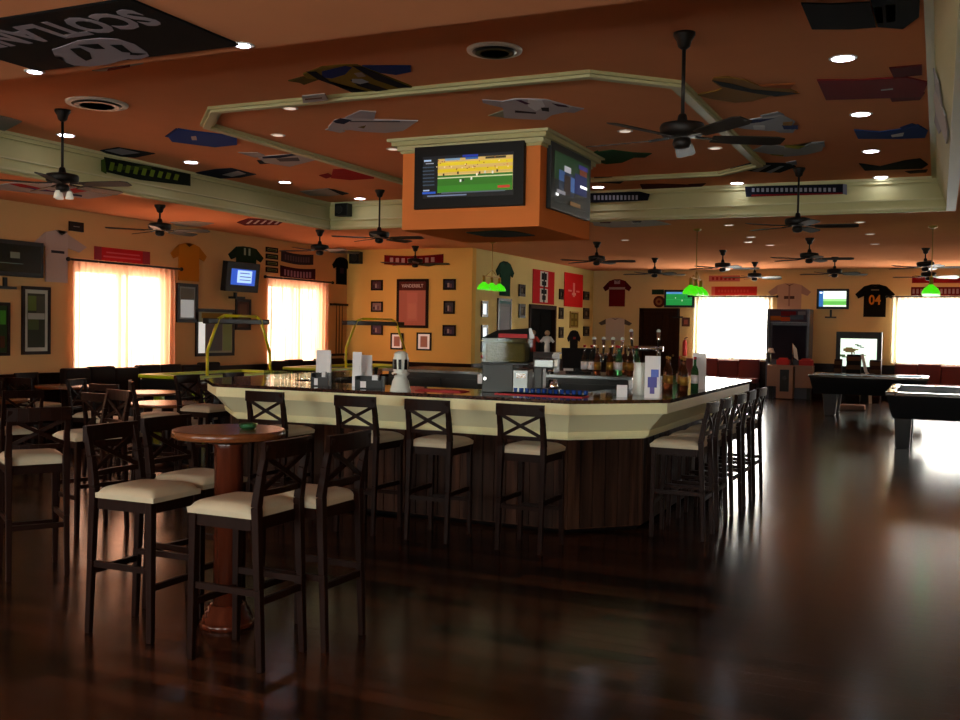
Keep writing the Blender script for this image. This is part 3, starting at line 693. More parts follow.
mb = MB(); mb.bb(-.22, .22, -.09, .09, 0, .006, 'red_cloth'); mb.bb(-.2, .2, -.07, .07, .006, .012, 'red_cloth'); o = mb.build('bar_towel'); o.location = (-3.92, 7.78, CT); tag(o, 'flat red bar towel right of the white beer tower', 'towel')
for i, px in enumerate((340, 334, 343)):
    q = ctr(px, 384); mb = MB(); mb.lathe([(.026, 0), (.026, .012), (.008, .02), (.008, .06), (.034, .1), (.034, .13)], m='glass_clear', seg=14)
    if i < 2: o = mb.build('wine_glass'); o.location = (-4.98+.12*i, 7.9+.1*i, CT); tag(o, 'stemmed glass between the two napkin holders, %s one' % ('left', 'right')[i], 'glass')
    else: mb.bm.free()
# trophies / dolls behind bar
xa, xb = at(527, 352, y=10.3).x, at(556, 352, y=10.3).x
mb = MB(); mb.bb(-(xb-xa)/2, (xb-xa)/2, -.12, .12, 0, .2, 'dark_wood'); mb.bb(-(xb-xa)/2-.02, (xb-xa)/2+.02, -.14, .14, .2, .22, 'dark_wood'); o = mb.build('display_plinth'); o.location = ((xa+xb)/2, 10.3, IT); tag(o, 'dark display plinth under the two jerseyed figurines behind the bar', 'plinth')
for i, (px, c1) in enumerate(((533, '#8a2a22'), (547, '#b0a8a0'))):
    q = at(px, 352, y=10.3); k = .5; t = thing('bobble_figure', ('small red and white' if i == 0 else 'small white') + ' jerseyed figurine on the island cabinet behind the %s' % ('popcorn machine' if i == 0 else 'espresso machine'), 'figurine', (q.x, 10.3, IT+.22))
    mb = MB(); mb.lathe([(.06*k, 0), (.06*k, .12*k), (.05*k, .2*k), (.09*k, .24*k), (.08*k, .33*k), (.02*k, .36*k)], m=col(c1)); mb.build('body', t)
    mb = MB(); mb.ball((0, 0, .42*k), .06*k, col('#8a6a50')); mb.build('head', t)
    mb = MB(); mb.beam((-.15*k, 0, .22*k), (-.06*k, 0, .33*k), .05*k, .05*k, col(c1)); mb.beam((.15*k, 0, .22*k), (.06*k, 0, .33*k), .05*k, .05*k, col(c1)); mb.build('arms', t)

# ------------------------------------------------------------------ bulkhead with televisions
bx0, bx1, by0, by1, bz = -5.78, -4.05, 10.35, 12.1, 2.8
t = thing('ceiling_bulkhead', 'orange square box hanging from the ceiling over the bar, holding televisions', 'bulkhead', ((bx0+bx1)/2, (by0+by1)/2, bz))
mb = MB(); mb.bb(bx0, bx1, by0, by1, bz, ZT, 'bulkhead_orange'); mb.build('box', t, world=True)
mb = MB()
for e, z0, z1, mm in ((.14, ZT-.03, ZT, 'cream_light'), (.1, ZT-.08, ZT-.03, 'cream'), (.05, ZT-.13, ZT-.08, 'cream_light'), (.02, ZT-.16, ZT-.13, 'cream')): mb.bb(bx0-e, bx1+e, by0-e, by1+e, z0, z1, mm)
mb.build('crown_moulding', t, world=True)

def screen_rects(kind):
    g = lambda h, e=.5: glow(h, round(e*.62, 3))
    if kind == 'game':
        r = [(0, 0, 1, 1, g('#050608', .3)), (.17, .12, .99, .93, g('#d8b878')), (.17, .55, .99, .93, g('#caa860')), (.17, .76, .99, .84, g('#d8c020')), (.17, .6, .99, .68, g('#d2b818')),
             (.17, .12, .99, .53, g('#2c6a14')), (.17, .455, .99, .48, g('#c8d0a0')), (.17, .12, .99, .28, g('#2f7a16')), (.25, .88, .42, .93, g('#7090b0')), (.48, .88, .62, .93, g('#3060a0')), (.7, .87, .92, .92, g('#302818')),
             (0, .1, .15, .15, g('#1c50c0')), (.01, .17, .08, .2, g('#b0c0d8')), (.0, .93, 1, 1, g('#060a18', .4)), (.45, .94, .62, .99, g('#1830a0')),
             (.06, .03, .5, .06, g('#7080a0')), (.22, .09, .92, .12, g('#505868')), (.84, .17, .97, .23, g('#b03020')), (.02, .88, .1, .92, g('#a8c0e0')), (.04, .82, .13, .84, g('#a0a8b8'))]
        for i in range(6): r.append((.01, .3+i*.085, .14, .325+i*.085, g('#34485c')))
        for i in range(40):
            u, v = random.uniform(.18, .97), random.uniform(.62, .87); r.append((u, v, u+.012, v+.02, g(random.choice(['#a05818', '#c88840', '#e8d8b0', '#903020']))))
        for u, v, c in ((.26, .49, '#301810'), (.42, .52, '#301810'), (.45, .33, '#e8e8e8'), (.48, .34, '#202020'), (.57, .37, '#d0d8d0'), (.63, .46, '#e8e0d0'), (.66, .49, '#503020'), (.8, .49, '#d8d8d8'), (.85, .52, '#301810'), (.72, .5, '#c0c0c0')): r.append((u, v, u+.018, v+.06, g(c)))
        return r
    if kind == 'green': return [(0, 0, 1, 1, g('#0f8a3c', .7)), (0, .85, 1, 1, g('#4a88c0', .8)), (0, .4, 1, .43, g('#2fae5c')), (.6, .3, .64, .42, g('#d0e0d0')), (.35, .5, .38, .6, g('#d0e0d0')), (.7, .55, .73, .65, g('#205040'))]
    if kind == 'pale': return [(0, 0, 1, 1, g('#e8f4e8', 1)), (0, 0, .16, 1, g('#2a6ab0', .8)), (.16, .1, 1, .35, g('#58b848', .9)), (.16, .35, 1, .5, g('#98d890', .9)), (.03, .85, .12, .95, g('#ffffff', 1.2))]
    if kind == 'blue': return [(0, 0, 1, 1, g('#2a58c8', .7)), (.25, .15, .85, .92, g('#a8c8f0', 1)), (.35, .72, .75, .78, g('#5070b0')), (.35, .3, .8, .36, g('#6080a8')), (.35, .5, .8, .56, g('#50709a'))]
    if kind == 'hunt':
        return [(0, 0, 1, 1, g('#dff4e4', 1)), (.08, .54, .42, .64, g('#6a5a30', .5)), (.14, .5, .38, .54, g('#6a5a30', .5)), (.14, .64, .34, .68, g('#6a5a30', .5)), (.4, .58, .5, .63, g('#8a7a50', .5)), (.3, .42, .34, .5, g('#705a38', .5)), (.37, .44, .4, .52, g('#705a38', .5)), (0, .34, .14, .42, g('#4a6040', .5)), (.05, .31, .2, .35, g('#4a6040', .5)), (.4, .76, .5, .8, g('#202020', .3)), (.46, .72, .58, .76, g('#202020', .3)), (.54, .68, .66, .71, g('#303030', .3)), (.55, .38, .72, .41, g('#90a890', .6))]
    if kind == 'men':
        return [(0, 0, 1, 1, g('#081010', .3)), (0, .45, 1, 1, g('#103818', .4)), (.12, .2, .55, .66, g('#14243c', .5)), (.12, .45, .28, .66, g('#284878', .6)), (.44, .3, .56, .6, g('#3a5a90', .6)), (.26, .2, .44, .6, g('#2a1a12', .4)), (.26, .66, .44, .78, g('#a8a8b0', .6)),
                (.56, .3, .92, .72, g('#101c50', .6)), (.7, .72, .92, .88, g('#6a3018', .5)), (.66, .84, .94, .93, g('#2a2468', .6)), (.72, .46, .92, .51, g('#ffffff', 1.4)), (.05, .18, .28, .25, g('#8a8890', .5)), (.02, .12, .09, .17, g('#ffffff', 1)), (.42, .02, .72, .1, g('#6a4818', .5))]
    return [(0, 0, 1, 1, mat('screen_dark', '#0b100f', .15)), (.45, .5, .62, .72, glow('#5a5a44', .03)), (.25, .3, .68, .32, glow('#405048', .1))]
def television(label, loc, rz, w, h, kind, depth=.1, tilt=0, bez=.06, bm='black_plastic', bracket=None, out=.0, grp=None):
    t = thing('television', label, 'television', loc, rz, grp); R = Matrix.Rotation(tilt, 3, 'X')
    def P(x, y, z): return R @ Vector((x, y, z-h/2)) + Vector((0, -out, h/2))
    mb = MB(); f = lambda y: [P(-w/2, y, 0), P(w/2, y, 0), P(w/2, y, h), P(-w/2, y, h)]
    mb.hexa(f(-depth), f(0), bm); mb.build('bezel', t, .008)
    mb = MB(); bw, bh = w-2*bez, h-2*bez; ex = R @ Vector((0, -.002, 0))
    for k, (a, b, c, d, mm) in enumerate(screen_rects(kind)):
        y = -depth-.001-.0012*k; mb.poly([P(-w/2+bez+bw*a, y, bez+bh*b), P(-w/2+bez+bw*c, y, bez+bh*b), P(-w/2+bez+bw*c, y, bez+bh*d), P(-w/2+bez+bw*a, y, bez+bh*d)], ex, mm)
    mb.build('screen', t)
    if out > .02:
        mb = MB(); mb.beam((0, -out, h*.5), (0, 0, h*.5), .06, .06, 'black_plastic'); mb.bb(-.1, .1, -.02, 0, h*.3, h*.7, 'black_plastic'); mb.build('wall_bracket', t)
    if bracket:
        mb = MB(); mb.beam((-w*.05, -.02-out*.4, -.02), (-w*.05, -.02-out*.4, -bracket), .05, .05, 'black_plastic'); mb.bb(-w*.05-.14, -w*.05+.14, -out-.1, 0, -bracket-.04, -bracket, 'black_plastic'); mb.build('shelf_bracket', t)
    return t
# on bulkhead
A_ = at(417, 180, y=by0); B_ = at(526.3, 172, y=by0); zt = at(471, 145, y=by0).z; zb = at(471, 208, y=by0).z
television('large black television showing a ball game, on the front of the orange ceiling box', ((A_.x+B_.x)/2, by0-.004, zb), 0, B_.x-A_.x, zt-zb, 'game', .07, bez=.12)
A_ = at(546, 175, x=bx1); B_ = at(585.8, 188, x=bx1); zt = at(565, 150, x=bx1).z; zb = at(565, 214.5, x=bx1).z
television('silver-edged television showing two men in blue, on the right side of the orange ceiling box', (bx1+.004, (A_.y+B_.y)/2, zb), PI/2, B_.y-A_.y, zt-zb, 'men', .06, bez=.09, bm='dark_steel')
def wall_tv(w, rect, label, kind, **k):
    p, ww, hh, rz = on_wall(w, *rect); return television(label, p, rz, ww, hh, kind, **k)
wall_tv('F', (665, 290, 695, 307.5), 'television with a green pitch on the far wall beside the bright window', 'green', bracket=.25)
wall_tv('F', (817, 289, 849, 309), 'television with a pale green picture between the two far jerseys', 'pale', bracket=.2)
wall_tv('L', (-26, 240, 38, 276), 'dark switched-off television with a small crest at the left edge', 'off', bracket=.15, depth=.12)
wall_tv('L', (218, 262, 251, 291.5), 'television with a bright blue picture on a bracket on the left wall', 'blue', bracket=.1, tilt=.1, out=.08, depth=.12, bez=.13)
# big screen on the floor by the far wall
p, ww, hh, rz = on_wall('F', 837.5, 332, 882.5, 364, .5)
t = television('large rear projection television with a white picture of brown animals, behind the far pool table', (p.x, p.y, 0), 0, ww, p.z+hh, 'hunt', .45, bez=.09)
for ch in t.children:
    if ch.name.startswith('screen'): bpy.data.objects.remove(ch)
mb = MB(); zb = p.z-.05
for k, (a, b, c, d, mm) in enumerate(screen_rects('hunt')):
    W2, H2 = ww-.22, hh-.12
    mb.poly([(-W2/2+W2*a, -.451-.0012*k, zb+H2*b), (-W2/2+W2*c, -.451-.0012*k, zb+H2*b), (-W2/2+W2*c, -.451-.0012*k, zb+H2*d), (-W2/2+W2*a, -.451-.0012*k, zb+H2*d)], (0, -.002, 0), mm)
mb.build('screen', t)

# ------------------------------------------------------------------ fans
def make_fan(drop, globe):
    t = thing('ceiling_fan', 'x', 'ceiling fan')
    mb = MB(); mb.lathe([(.02, -.12), (.045, -.1), (.055, -.06), (.08, -.02), (.08, 0)], m='fan_bronze', seg=20); mb.build('canopy', t)
    mb = MB(); mb.cyl((0, 0, -.1), (0, 0, -drop+.06), .014, 'fan_bronze'); mb.build('rod', t)
    mb = MB(); mb.lathe([(.05, -drop-.07), (.145, -drop-.06), (.16, -drop-.045), (.165, -drop+.0), (.155, -drop+.022), (.11, -drop+.032), (.04, -drop+.04), (.03, -drop+.09), (.02, -drop+.1)], m='fan_bronze', seg=28); mb.build('motor', t)
    mb = MB(); mb.lathe([(.02, -drop-.16), (.055, -drop-.15), (.07, -drop-.12), (.06, -drop-.08)], m='fan_bronze', seg=20); mb.build('switch_housing', t)
    if globe:
        for a in (.4, 2.5, 4.6):
            mb = MB(); c = (.07*math.cos(a), .07*math.sin(a), 0)
            mb.lathe([(.02, -drop-.15), (.032, -drop-.18), (.042, -drop-.225), (.03, -drop-.23)], c, 'fan_globe', 14); mb.build('lamp_shade', t)
    for k in range(5):
        a = k*2*PI/5; R = Matrix.Rotation(a, 3, 'Z')
        mb = MB(); z = -drop-.07
        mb.beam(R @ Vector((.1, 0, z)), R @ Vector((.26, 0, z-.01)), .035, .012, 'fan_bronze')
        pt = [(.22, -.055), (.4, -.07), (.7, -.075), (.76, -.05), (.76, .05), (.7, .075), (.4, .07), (.22, .055)]; T = Matrix.Rotation(-.2, 3, 'X')
        mb.poly([R @ (T @ Vector((x, y, 0)) + Vector((0, 0, z-.005))) for x, y in pt], (0, 0, -.008), 'fan_blade'); mb.build('blade', t)
    return t
fans = {('T', 0): None, ('T', 1): None, ('L', 0): None}
def fan(kind, globe, x, y, rz, label):
    z = ZT if kind == 'T' else ZL; key = (kind, globe)
    if fans.get(key) is None:
        o = fans[key] = make_fan(.69 if kind == 'T' else .3, globe); o.location = (x, y, z); o.rotation_euler = (0, 0, rz)
    else: o = dup(fans[key], (x, y, z), rz)
    o['label'] = label; o['category'] = 'ceiling fan'; o['group'] = 'dark ceiling fans'
fan('T', 0, -1.76, 7.35, .5, 'large dark ceiling fan on a long rod, nearest the camera, right of the televisions')
fan('T', 1, -8.33, 7.68, .25, 'dark ceiling fan with small glass lamp shades at the upper left')
fan('T', 0, -8.2, 13.94, .1, 'dark ceiling fan on a long rod just left of the orange television box')
fan('T', 0, -1.74, 13.82, .1, 'dark ceiling fan on a long rod in front of the far cream soffit, right')
fan('L', 0, -10.49, 11.48, .3, 'small dark ceiling fan near the left wall above the orange jersey')
fan('L', 0, -10.26, 15.33, .9, 'small dark ceiling fan above the second left window')
fan('L', 0, -10.2, 18.86, .2, 'small dark ceiling fan in front of the red scarf on the back wall')
fan('L', 0, -6.15, 18.85, .15, 'dark ceiling fan right of the orange box above the red flags')
fan('L', 0, -6.14, 23.23, .6, 'small dark ceiling fan above the maroon jersey on the far wall')
fan('L', 0, -4.17, 21.27, .35, 'dark ceiling fan above and right of the green television')
fan('L', 0, -4.12, 24.98, .75, 'dark ceiling fan farthest back over the left bright window')
fan('L', 0, -2.17, 18.97, .05, 'dark ceiling fan above the pale far television')
fan('L', 0, -2.16, 23.7, .5, 'small dark ceiling fan behind the one over the pale television')
fan('L', 0, -.28, 21.64, .1, 'dark ceiling fan at the right above the far pool table')
fan('L', 0, -.25, 25.2, .6, 'dark ceiling fan at the right edge, farthest back by the red banner')

# ------------------------------------------------------------------ green billiard lamps
def billiard_lamp(x, y, zs, label):
    t = thing('billiard_lamp', label, 'billiard lamp', (x, y, ZL), 0, 'green billiard lamps')
    d = ZL-zs
    mb = MB(); mb.lathe([(.02, -.04), (.07, -.02), (.07, 0)], m='gold', seg=18); mb.build('canopy', t)
    mb = MB(); mb.cyl((0, 0, 0), (0, 0, -d+.2), .008, 'gold'); mb.build('rod', t)
    mb = MB(); mb.beam((0, -.42, -d+.2), (0, .42, -d+.2), .02, .02, 'gold'); mb.tube([(0, -.3, -d+.2), (0, 0, -d+.34), (0, .3, -d+.2)], .007, 'gold'); mb.build('crossbar', t)
    for k in (-1, 0, 1):
        mb = MB(); mb.lathe([(.135, -d-.07), (.13, -d-.03), (.1, -d+.02), (.05, -d+.06), (.03, -d+.08)], (0, k*.38, 0), 'lamp_green', 24); s_ = mb.build('lamp_shade', t)
        mb = MB(); mb.cyl((0, k*.38, -d+.08), (0, k*.38, -d+.2), .03, 'gold', seg=10); mb.build('shade_neck', s_)
billiard_lamp(-8.15, 18.3, 2.5, 'green three-shade lamp hanging left, in front of the dark green jersey')
billiard_lamp(-3.75, 16.89, 2.36, 'green glass-shaded lamp hanging before the left bright far window')
billiard_lamp(-.13, 17.38, 2.38, 'green glass-shaded lamp at the right hanging over the near pool table')

# ------------------------------------------------------------------ downlights and vents
def make_dl(m, r=.075):
    t = thing('downlight', 'x', 'downlight')
    mb = MB(); mb.lathe([(r+.02, -.006), (r+.025, -.004), (r+.025, 0)], m='white_paint', seg=24); mb.build('trim_ring', t)
    mb = MB(); mb.lathe([(r, -.0085), (r, -.0065)], m=m, seg=24); mb.build('lens', t); return t
dl1, dl2 = make_dl('downlight_glow', .085), make_dl('downlight_dim', .06); du = [0, 0]
def downlight(x, y, z, label, dim=0):
    src = (dl1, dl2)[dim]
    if not du[dim]: o = src; du[dim] = 1; o.location = (x, y, z)
    else: o = dup(src, (x, y, z))
    o['label'] = label; o['category'] = 'downlight'; o['group'] = 'dim recessed downlights' if dim else 'bright recessed downlights'
for px, l in (((843, 58), 'largest glowing round downlight at the upper right'), ((861, 114), 'glowing downlight between the red and blue ceiling jerseys'), ((871, 151), 'glowing downlight between the blue and dark ceiling jerseys'),
              ((881, 177), 'glowing downlight nearest the far soffit at the right'), ((66, 135), 'glowing downlight behind the rod of the upper left fan'), ((191, 162), 'glowing downlight below the blue ceiling jersey on the left'),
              ((285, 182), 'glowing downlight left of the red ceiling jersey'), ((360, 198.5), 'glowing downlight beside the long-rod fan left of the orange box'), ((598, 187), 'glowing downlight just right of the orange box'), ((737, 183), 'glowing downlight above the long scarf on the far soffit'), ((488, 5), 'glowing downlight at the very top centre')):
    q = at(*px, z=ZT); downlight(q.x, q.y, ZT, l)
dls = make_dl('downlight_glow', .045)
for i, (x_, l) in enumerate(((-5.8, 'glowing downlight at the left lower corner of the black flag'), (-4.0, 'glowing downlight at the right tip of the black flag'))):
    o = dls if i == 0 else dup(dls); o.location = (x_, 5.1, ZL); tag(o, l, 'downlight', 'bright recessed downlights')
for px, l in (((393, 149), 'unlit small downlight just left of the orange box'), ((290, 108), 'unlit small downlight inside the eight-sided moulding, upper left'), ((278, 135), 'unlit small downlight inside the moulding, left'), ((625, 131), 'unlit small downlight by the near fan blades, left'), ((715, 148), 'unlit small downlight by the near fan blades, right')):
    q = at(*px, z=ZT); downlight(q.x, q.y, ZT, l, 1)
for i, px in enumerate(((729, 225), (748, 242), (751, 237), (625, 240), (358, 237), (860, 222), (540, 240), (870, 234), (875, 244), (770, 245))):
    q = at(*px, z=ZL); downlight(q.x, q.y, ZL, 'dim downlight on the low far ceiling ' + ('left of the right long-rod fan', 'below left of the right long-rod fan', 'between two far fans', 'right of the orange box', 'above the second left window', 'right of the right long-rod fan', 'below the orange box', 'above the black 04 jersey', 'over the far pool table', 'above the far arcade cabinet')[i], 1)
def vent(px, z, label, r=.3):
    q = at(*px, z=z); t = thing('ceiling_vent', label, 'air vent', (q.x, q.y, z))
    mb = MB(); 
    mb.lathe([(r*.85, -.02), (r*.98, -.02), (r, -.008), (r, 0)], m='white_paint', seg=36); mb.build('frame', t)
    mb = MB(); mb.lathe([(r*.85, -.012), (r*.85, -.004)], m='black_matte', seg=30); mb.build('backing', t)
    for k in range(5):
        mb = MB(); r1 = r*(.8-.16*k); mb.lathe([(r1-.025, -.034), (r1, -.022), (r1, -.018), (r1-.02, -.014)], m='dark_steel' if k % 2 == 0 else 'black_matte', seg=30); mb.build('ring_slat', t)
vent((494.5, 49.5), ZT, 'round white ceiling vent at the top centre', .22)
vent((97, 103), ZT, 'round ceiling vent left below the black flag', .3)

# ------------------------------------------------------------------ jerseys and flags pinned flat
def pinned(name, label, cat, plane, base, layers=(), parts=(), th=.01, group=None, off=0):
    """outlines given where they stand; plane ('z',v) ceiling, ('x',v), ('y',v) soffits"""
    ax, v = plane; nrm = {'z': Vector((0, 0, -1)), 'x': Vector((-1 if v > -5 else 1, 0, 0)), 'y': Vector((0, -1, 0))}[ax]
    if ax == 'x' and off: nrm = nrm
    def pt(p, k): q = at(p[0], p[1], **{ax: v}); return q + nrm*(k)
    t = thing(name, label, cat, (0, 0, 0), 0, group)
    cs = [at(p[0], p[1], **{ax: v}) for p in base[0]]; c = sum(cs, Vector())/len(cs); t.location = c
    mb = MB(); mb.poly([pt(p, .001) for p in base[0]], nrm*th, base[1])
    for k, (pl, mm) in enumerate(layers): mb.poly([pt(p, .001+th+.0015*k) for p in pl], nrm*.002, mm)
    mb.build('cloth' if cat != 'jersey' else 'body', t, world=True)
    for (nm, pl, mm) in parts:
        mb = MB(); mb.poly([pt(p, .001) for p in pl], nrm*(th*.8), mm); mb.build(nm, t, world=True)
    return t
c = col
TP = ('z', ZT); LP = ('z', ZL)
GJ = 'jerseys pinned to the ceiling'
pinned('jersey', 'blue, black and gold striped jersey pinned to the ceiling above the moulding', 'jersey', TP,
    ([(303, 73), (322, 66), (345, 64), (357, 64), (408, 84), (412, 86), (372, 90), (352, 91), (336, 84), (322, 79), (306, 77)], c('#7a6420')),
    [([(322, 70), (345, 64.5), (352, 66), (345, 73), (332, 77), (322, 76)], c('#1c2c6a')), ([(306, 70), (316, 70), (330, 80), (345, 87), (368, 90), (352, 91), (335, 84), (318, 78)], c('#0a0d1e')), ([(352, 64), (362, 65), (385, 75), (412, 86), (398, 86), (375, 78)], c('#0a0d1e')), ([(350, 78), (365, 80), (388, 88), (376, 89.5), (358, 84)], c('#0a0d1e')), ([(352, 77), (362, 77), (369, 80), (360, 82), (352, 80)], c('#9aa0a8')), ([(354, 71), (362, 70), (366, 74), (358, 75)], c('#8a8078'))],
    [('sleeve', [(288, 80), (303, 76), (318, 79), (304, 84), (300, 82)], c('#5a4a1c')), ('sleeve', [(362, 65), (411, 65), (411, 71), (396, 74), (380, 72)], c('#1d2f66'))], group=GJ)
pinned('jersey', 'white jersey with small dark patches inside the eight-sided moulding, left of the televisions', 'jersey', TP,
    ([(328, 126), (335, 119), (350, 117), (375, 119), (418, 120), (403, 130), (385, 132), (365, 131), (350, 129), (330, 130)], c('#b8b0b8')),
    [([(333, 120), (340, 117), (352, 119), (344, 123), (336, 122)], c('#1a2440')), ([(350, 120), (400, 120), (400, 120.7), (350, 120.7)], c('#3a3440')), ([(358, 126), (366, 124), (364, 127)], c('#6a5a30'))],
    [('sleeve', [(345, 117), (360, 110), (376, 111), (374, 119), (360, 119)], c('#a9a2ae')), ('sleeve', [(325, 129), (336, 126), (345, 131), (340, 132)], c('#c0b4b0'))], group=GJ)
pinned('jersey', 'white jersey with dark red trim on the ceiling directly above the ball game television', 'jersey', TP,
    ([(500, 101), (515, 98), (545, 98.5), (562, 103), (572, 106), (566, 111), (552, 114), (545, 119), (520, 118), (504, 117), (503, 108)], c('#b4aab0')),
    [([(528, 98.5), (542, 99), (545, 105), (536, 110), (528, 105)], c('#d8d4d8')), ([(552, 102), (566, 104), (569, 106), (558, 105)], c('#3a1a30')), ([(515, 109), (536, 111), (536, 112.3), (515, 111)], c('#3a2a30')), ([(541, 106), (549, 106), (549, 110), (542, 109)], c('#2a2428')), ([(516, 98.4), (521, 98.2), (530, 102), (526, 102.5)], c('#4a2040'))],
    [('sleeve', [(482, 99), (505, 101), (503, 107), (490, 104), (483, 102)], c('#aaa2a8')), ('sleeve', [(566, 105), (584, 108), (574, 112), (562, 111)], c('#a89ea4')), ('sleeve', [(488, 115), (503, 110), (505, 117)], c('#9a9480'))], group=GJ)
pinned('jersey', 'green jersey pinned between the orange box and the near ceiling fan', 'jersey', TP,
    ([(594, 152), (612, 149.5), (632, 152), (636, 156), (622, 162), (606, 163.5), (590, 159)], c('#1f4a22')), [],
    [('sleeve', [(630, 152), (652, 153), (645, 157), (634, 157)], c('#1a3a1c')), ('sleeve', [(588, 154), (598, 150), (600, 154)], c('#24552a'))], group=GJ)
pinned('jersey', 'gold jersey with a black stripe on the ceiling right of the near fan rod', 'jersey', TP,
    ([(714, 77), (728, 76), (745, 79), (762, 86), (790, 88), (798, 92), (770, 95), (752, 100), (735, 101.5), (712, 98), (697, 94), (715, 90), (722, 87), (712, 80)], c('#8a5f22')),
    [([(712, 79), (730, 82), (752, 88), (775, 90), (800, 92), (776, 95), (755, 92), (735, 88), (722, 85)], c('#0c0f10'))],
    [('sleeve', [(758, 85), (795, 83), (790, 88), (765, 88)], c('#9a4a14')), ('sleeve', [(700, 95), (722, 88), (730, 94), (712, 97)], c('#8a7028'))], group=GJ)
pinned('jersey', 'white and navy jersey behind the right blades of the near fan', 'jersey', TP,
    ([(716, 120), (742, 120), (760, 117), (782, 114), (795, 121), (790, 129), (768, 130), (745, 128), (722, 124)], c('#a8a8b0')),
    [([(742, 119), (762, 118), (775, 117), (760, 121), (744, 123)], c('#1a2450')), ([(782, 124), (798, 124), (798, 128), (784, 128)], c('#1c2a60')), ([(783, 121), (793, 120), (792, 124), (783, 124)], c('#a87a38')), ([(753, 124), (765, 124), (765, 128), (754, 128)], c('#d0cfd0'))],
    [('sleeve', [(760, 115), (778, 111), (784, 114), (765, 118)], c('#8c8c92')), ('sleeve', [(774, 130), (795, 129), (793, 132), (780, 132)], c('#9a9aa2'))], group=GJ)
pinned('jersey', 'pale grey and yellow jersey on the ceiling under the near fan blades, right', 'jersey', TP,
    ([(752, 150), (768, 143), (785, 146), (800, 148), (812, 142), (824, 143), (822, 150), (806, 154), (785, 156), (768, 153)], c('#9a9a98')),
    [([(784, 144), (806, 145), (798, 148), (785, 146.5)], c('#8a8a20')), ([(770, 153), (784, 154), (783, 155), (772, 154)], c('#7a7a20'))],
    [('sleeve', [(812, 142), (824, 141), (825, 146), (815, 147)], c('#85858a'))], group=GJ)
pinned('jersey', 'black and white striped jersey on the ceiling beside the far right corner of the moulding', 'jersey', TP,
    ([(730, 168), (752, 162), (790, 163), (796, 166), (780, 172), (755, 171)], c('#15171c')),
    [([(740, 167), (752, 163), (757, 163), (745, 169)], c('#8f9096')), ([(752, 170), (766, 164), (771, 164), (758, 171)], c('#8f9096')), ([(766, 171), (780, 165), (784, 165), (771, 172)], c('#8f9096'))],
    [('sleeve', [(786, 162), (796, 160), (797, 164), (788, 165)], c('#8a8a90'))], group=GJ)
pinned('jersey', 'black jersey with gold block lettering at the upper right corner of the ceiling', 'jersey', TP,
    ([(801, 2), (830, 3), (870, 1), (876, 26), (850, 28), (812, 28)], c('#101212')), [],
    [('back_panel', [(870, -2), (920, -1), (919, 16), (903, 28), (878, 26)], c('#0c0e10')), ('lettering_block', [(874, 6), (882, 5.5), (883.5, 22), (876, 22)], c('#8a8248')), ('lettering_block', [(885.5, 3.5), (895.5, 3), (895.5, 20), (886.5, 21)], c('#8a8248'))], group=GJ)
pinned('jersey', 'red jersey on the ceiling between two glowing downlights at the upper right', 'jersey', TP,
    ([(817, 79), (860, 79), (905, 76), (928, 81), (922, 96), (890, 97), (826, 99)], c('#7a1418')), [([(881, 88.3), (893, 87), (893, 88.2), (881, 89.4)], c('#b0a0a0'))],
    [('sleeve', [(889, 67), (922, 64), (922, 74), (894, 77)], c('#5a1012')), ('sleeve', [(888, 93), (925, 92), (920, 99), (892, 101)], c('#640f14'))], group=GJ)
pinned('jersey', 'royal blue jersey with white lettering on the ceiling at the right', 'jersey', TP,
    ([(854, 129), (880, 131), (902, 128), (918, 124), (928, 130), (925, 137), (900, 138), (858, 138)], c('#1a3a7a')), [([(891, 134), (904, 131.5), (903, 135), (892, 136)], c('#c0c8d0'))],
    [('sleeve', [(900, 127), (912, 123), (922, 126), (905, 130)], c('#12285a'))], group=GJ)
pinned('jersey', 'black jersey on the ceiling between the third and fourth downlights at the right', 'jersey', TP,
    ([(859, 163), (880, 166), (905, 160), (920, 158), (928, 164), (922, 168), (890, 169), (865, 170)], c('#121314')), [],
    [('sleeve', [(905, 171), (928, 169), (926, 172), (910, 173)], c('#2a1a14'))], group=GJ)
pinned('jersey', 'dark maroon jersey pinned beside the far cream soffit behind the moulding', 'jersey', TP,
    ([(640, 184), (660, 183.5), (690, 184.5), (692, 188), (680, 191), (660, 190.5), (643, 190)], c('#4a120e')), [], [('sleeve', [(688, 184), (706, 183), (702, 186), (690, 187)], c('#3c100c'))], group=GJ)
pinned('jersey', 'dark blue jersey on the ceiling right of the orange box near the moulding', 'jersey', TP,
    ([(594, 177), (612, 176.5), (625, 180), (620, 183), (598, 182)], c('#1a2228')), [], group=GJ)
pinned('jersey', 'blue jersey on the ceiling at the left end of the moulding', 'jersey', TP,
    ([(178, 128), (190, 130), (215, 133), (237, 136), (237, 144), (215, 146.5), (195, 144), (172, 141), (168, 136)], c('#1f3f8a')), [([(191, 135.5), (196, 135), (197, 139), (192, 139)], c('#a89a98'))],
    [('sleeve', [(165, 136), (176, 128), (182, 131), (174, 138)], c('#1a2a5c'))], group=GJ)
pinned('jersey', 'white jersey with navy band on the ceiling below the moulding, left', 'jersey', TP,
    ([(258, 157), (270, 155), (300, 153), (325, 157), (305, 162), (290, 166), (265, 162)], c('#b0a6a4')), [([(262, 156), (298, 152.3), (299, 153.8), (280, 157), (263, 157.5)], c('#16203c')), ([(276, 157.5), (298, 156.5), (300, 160), (280, 160.5)], c('#5c5458'))],
    [('sleeve', [(238, 152), (258, 152), (265, 155), (255, 157)], c('#a49a98')), ('sleeve', [(257, 160), (270, 161), (270, 163), (260, 163.5)], c('#14161e'))], group=GJ)
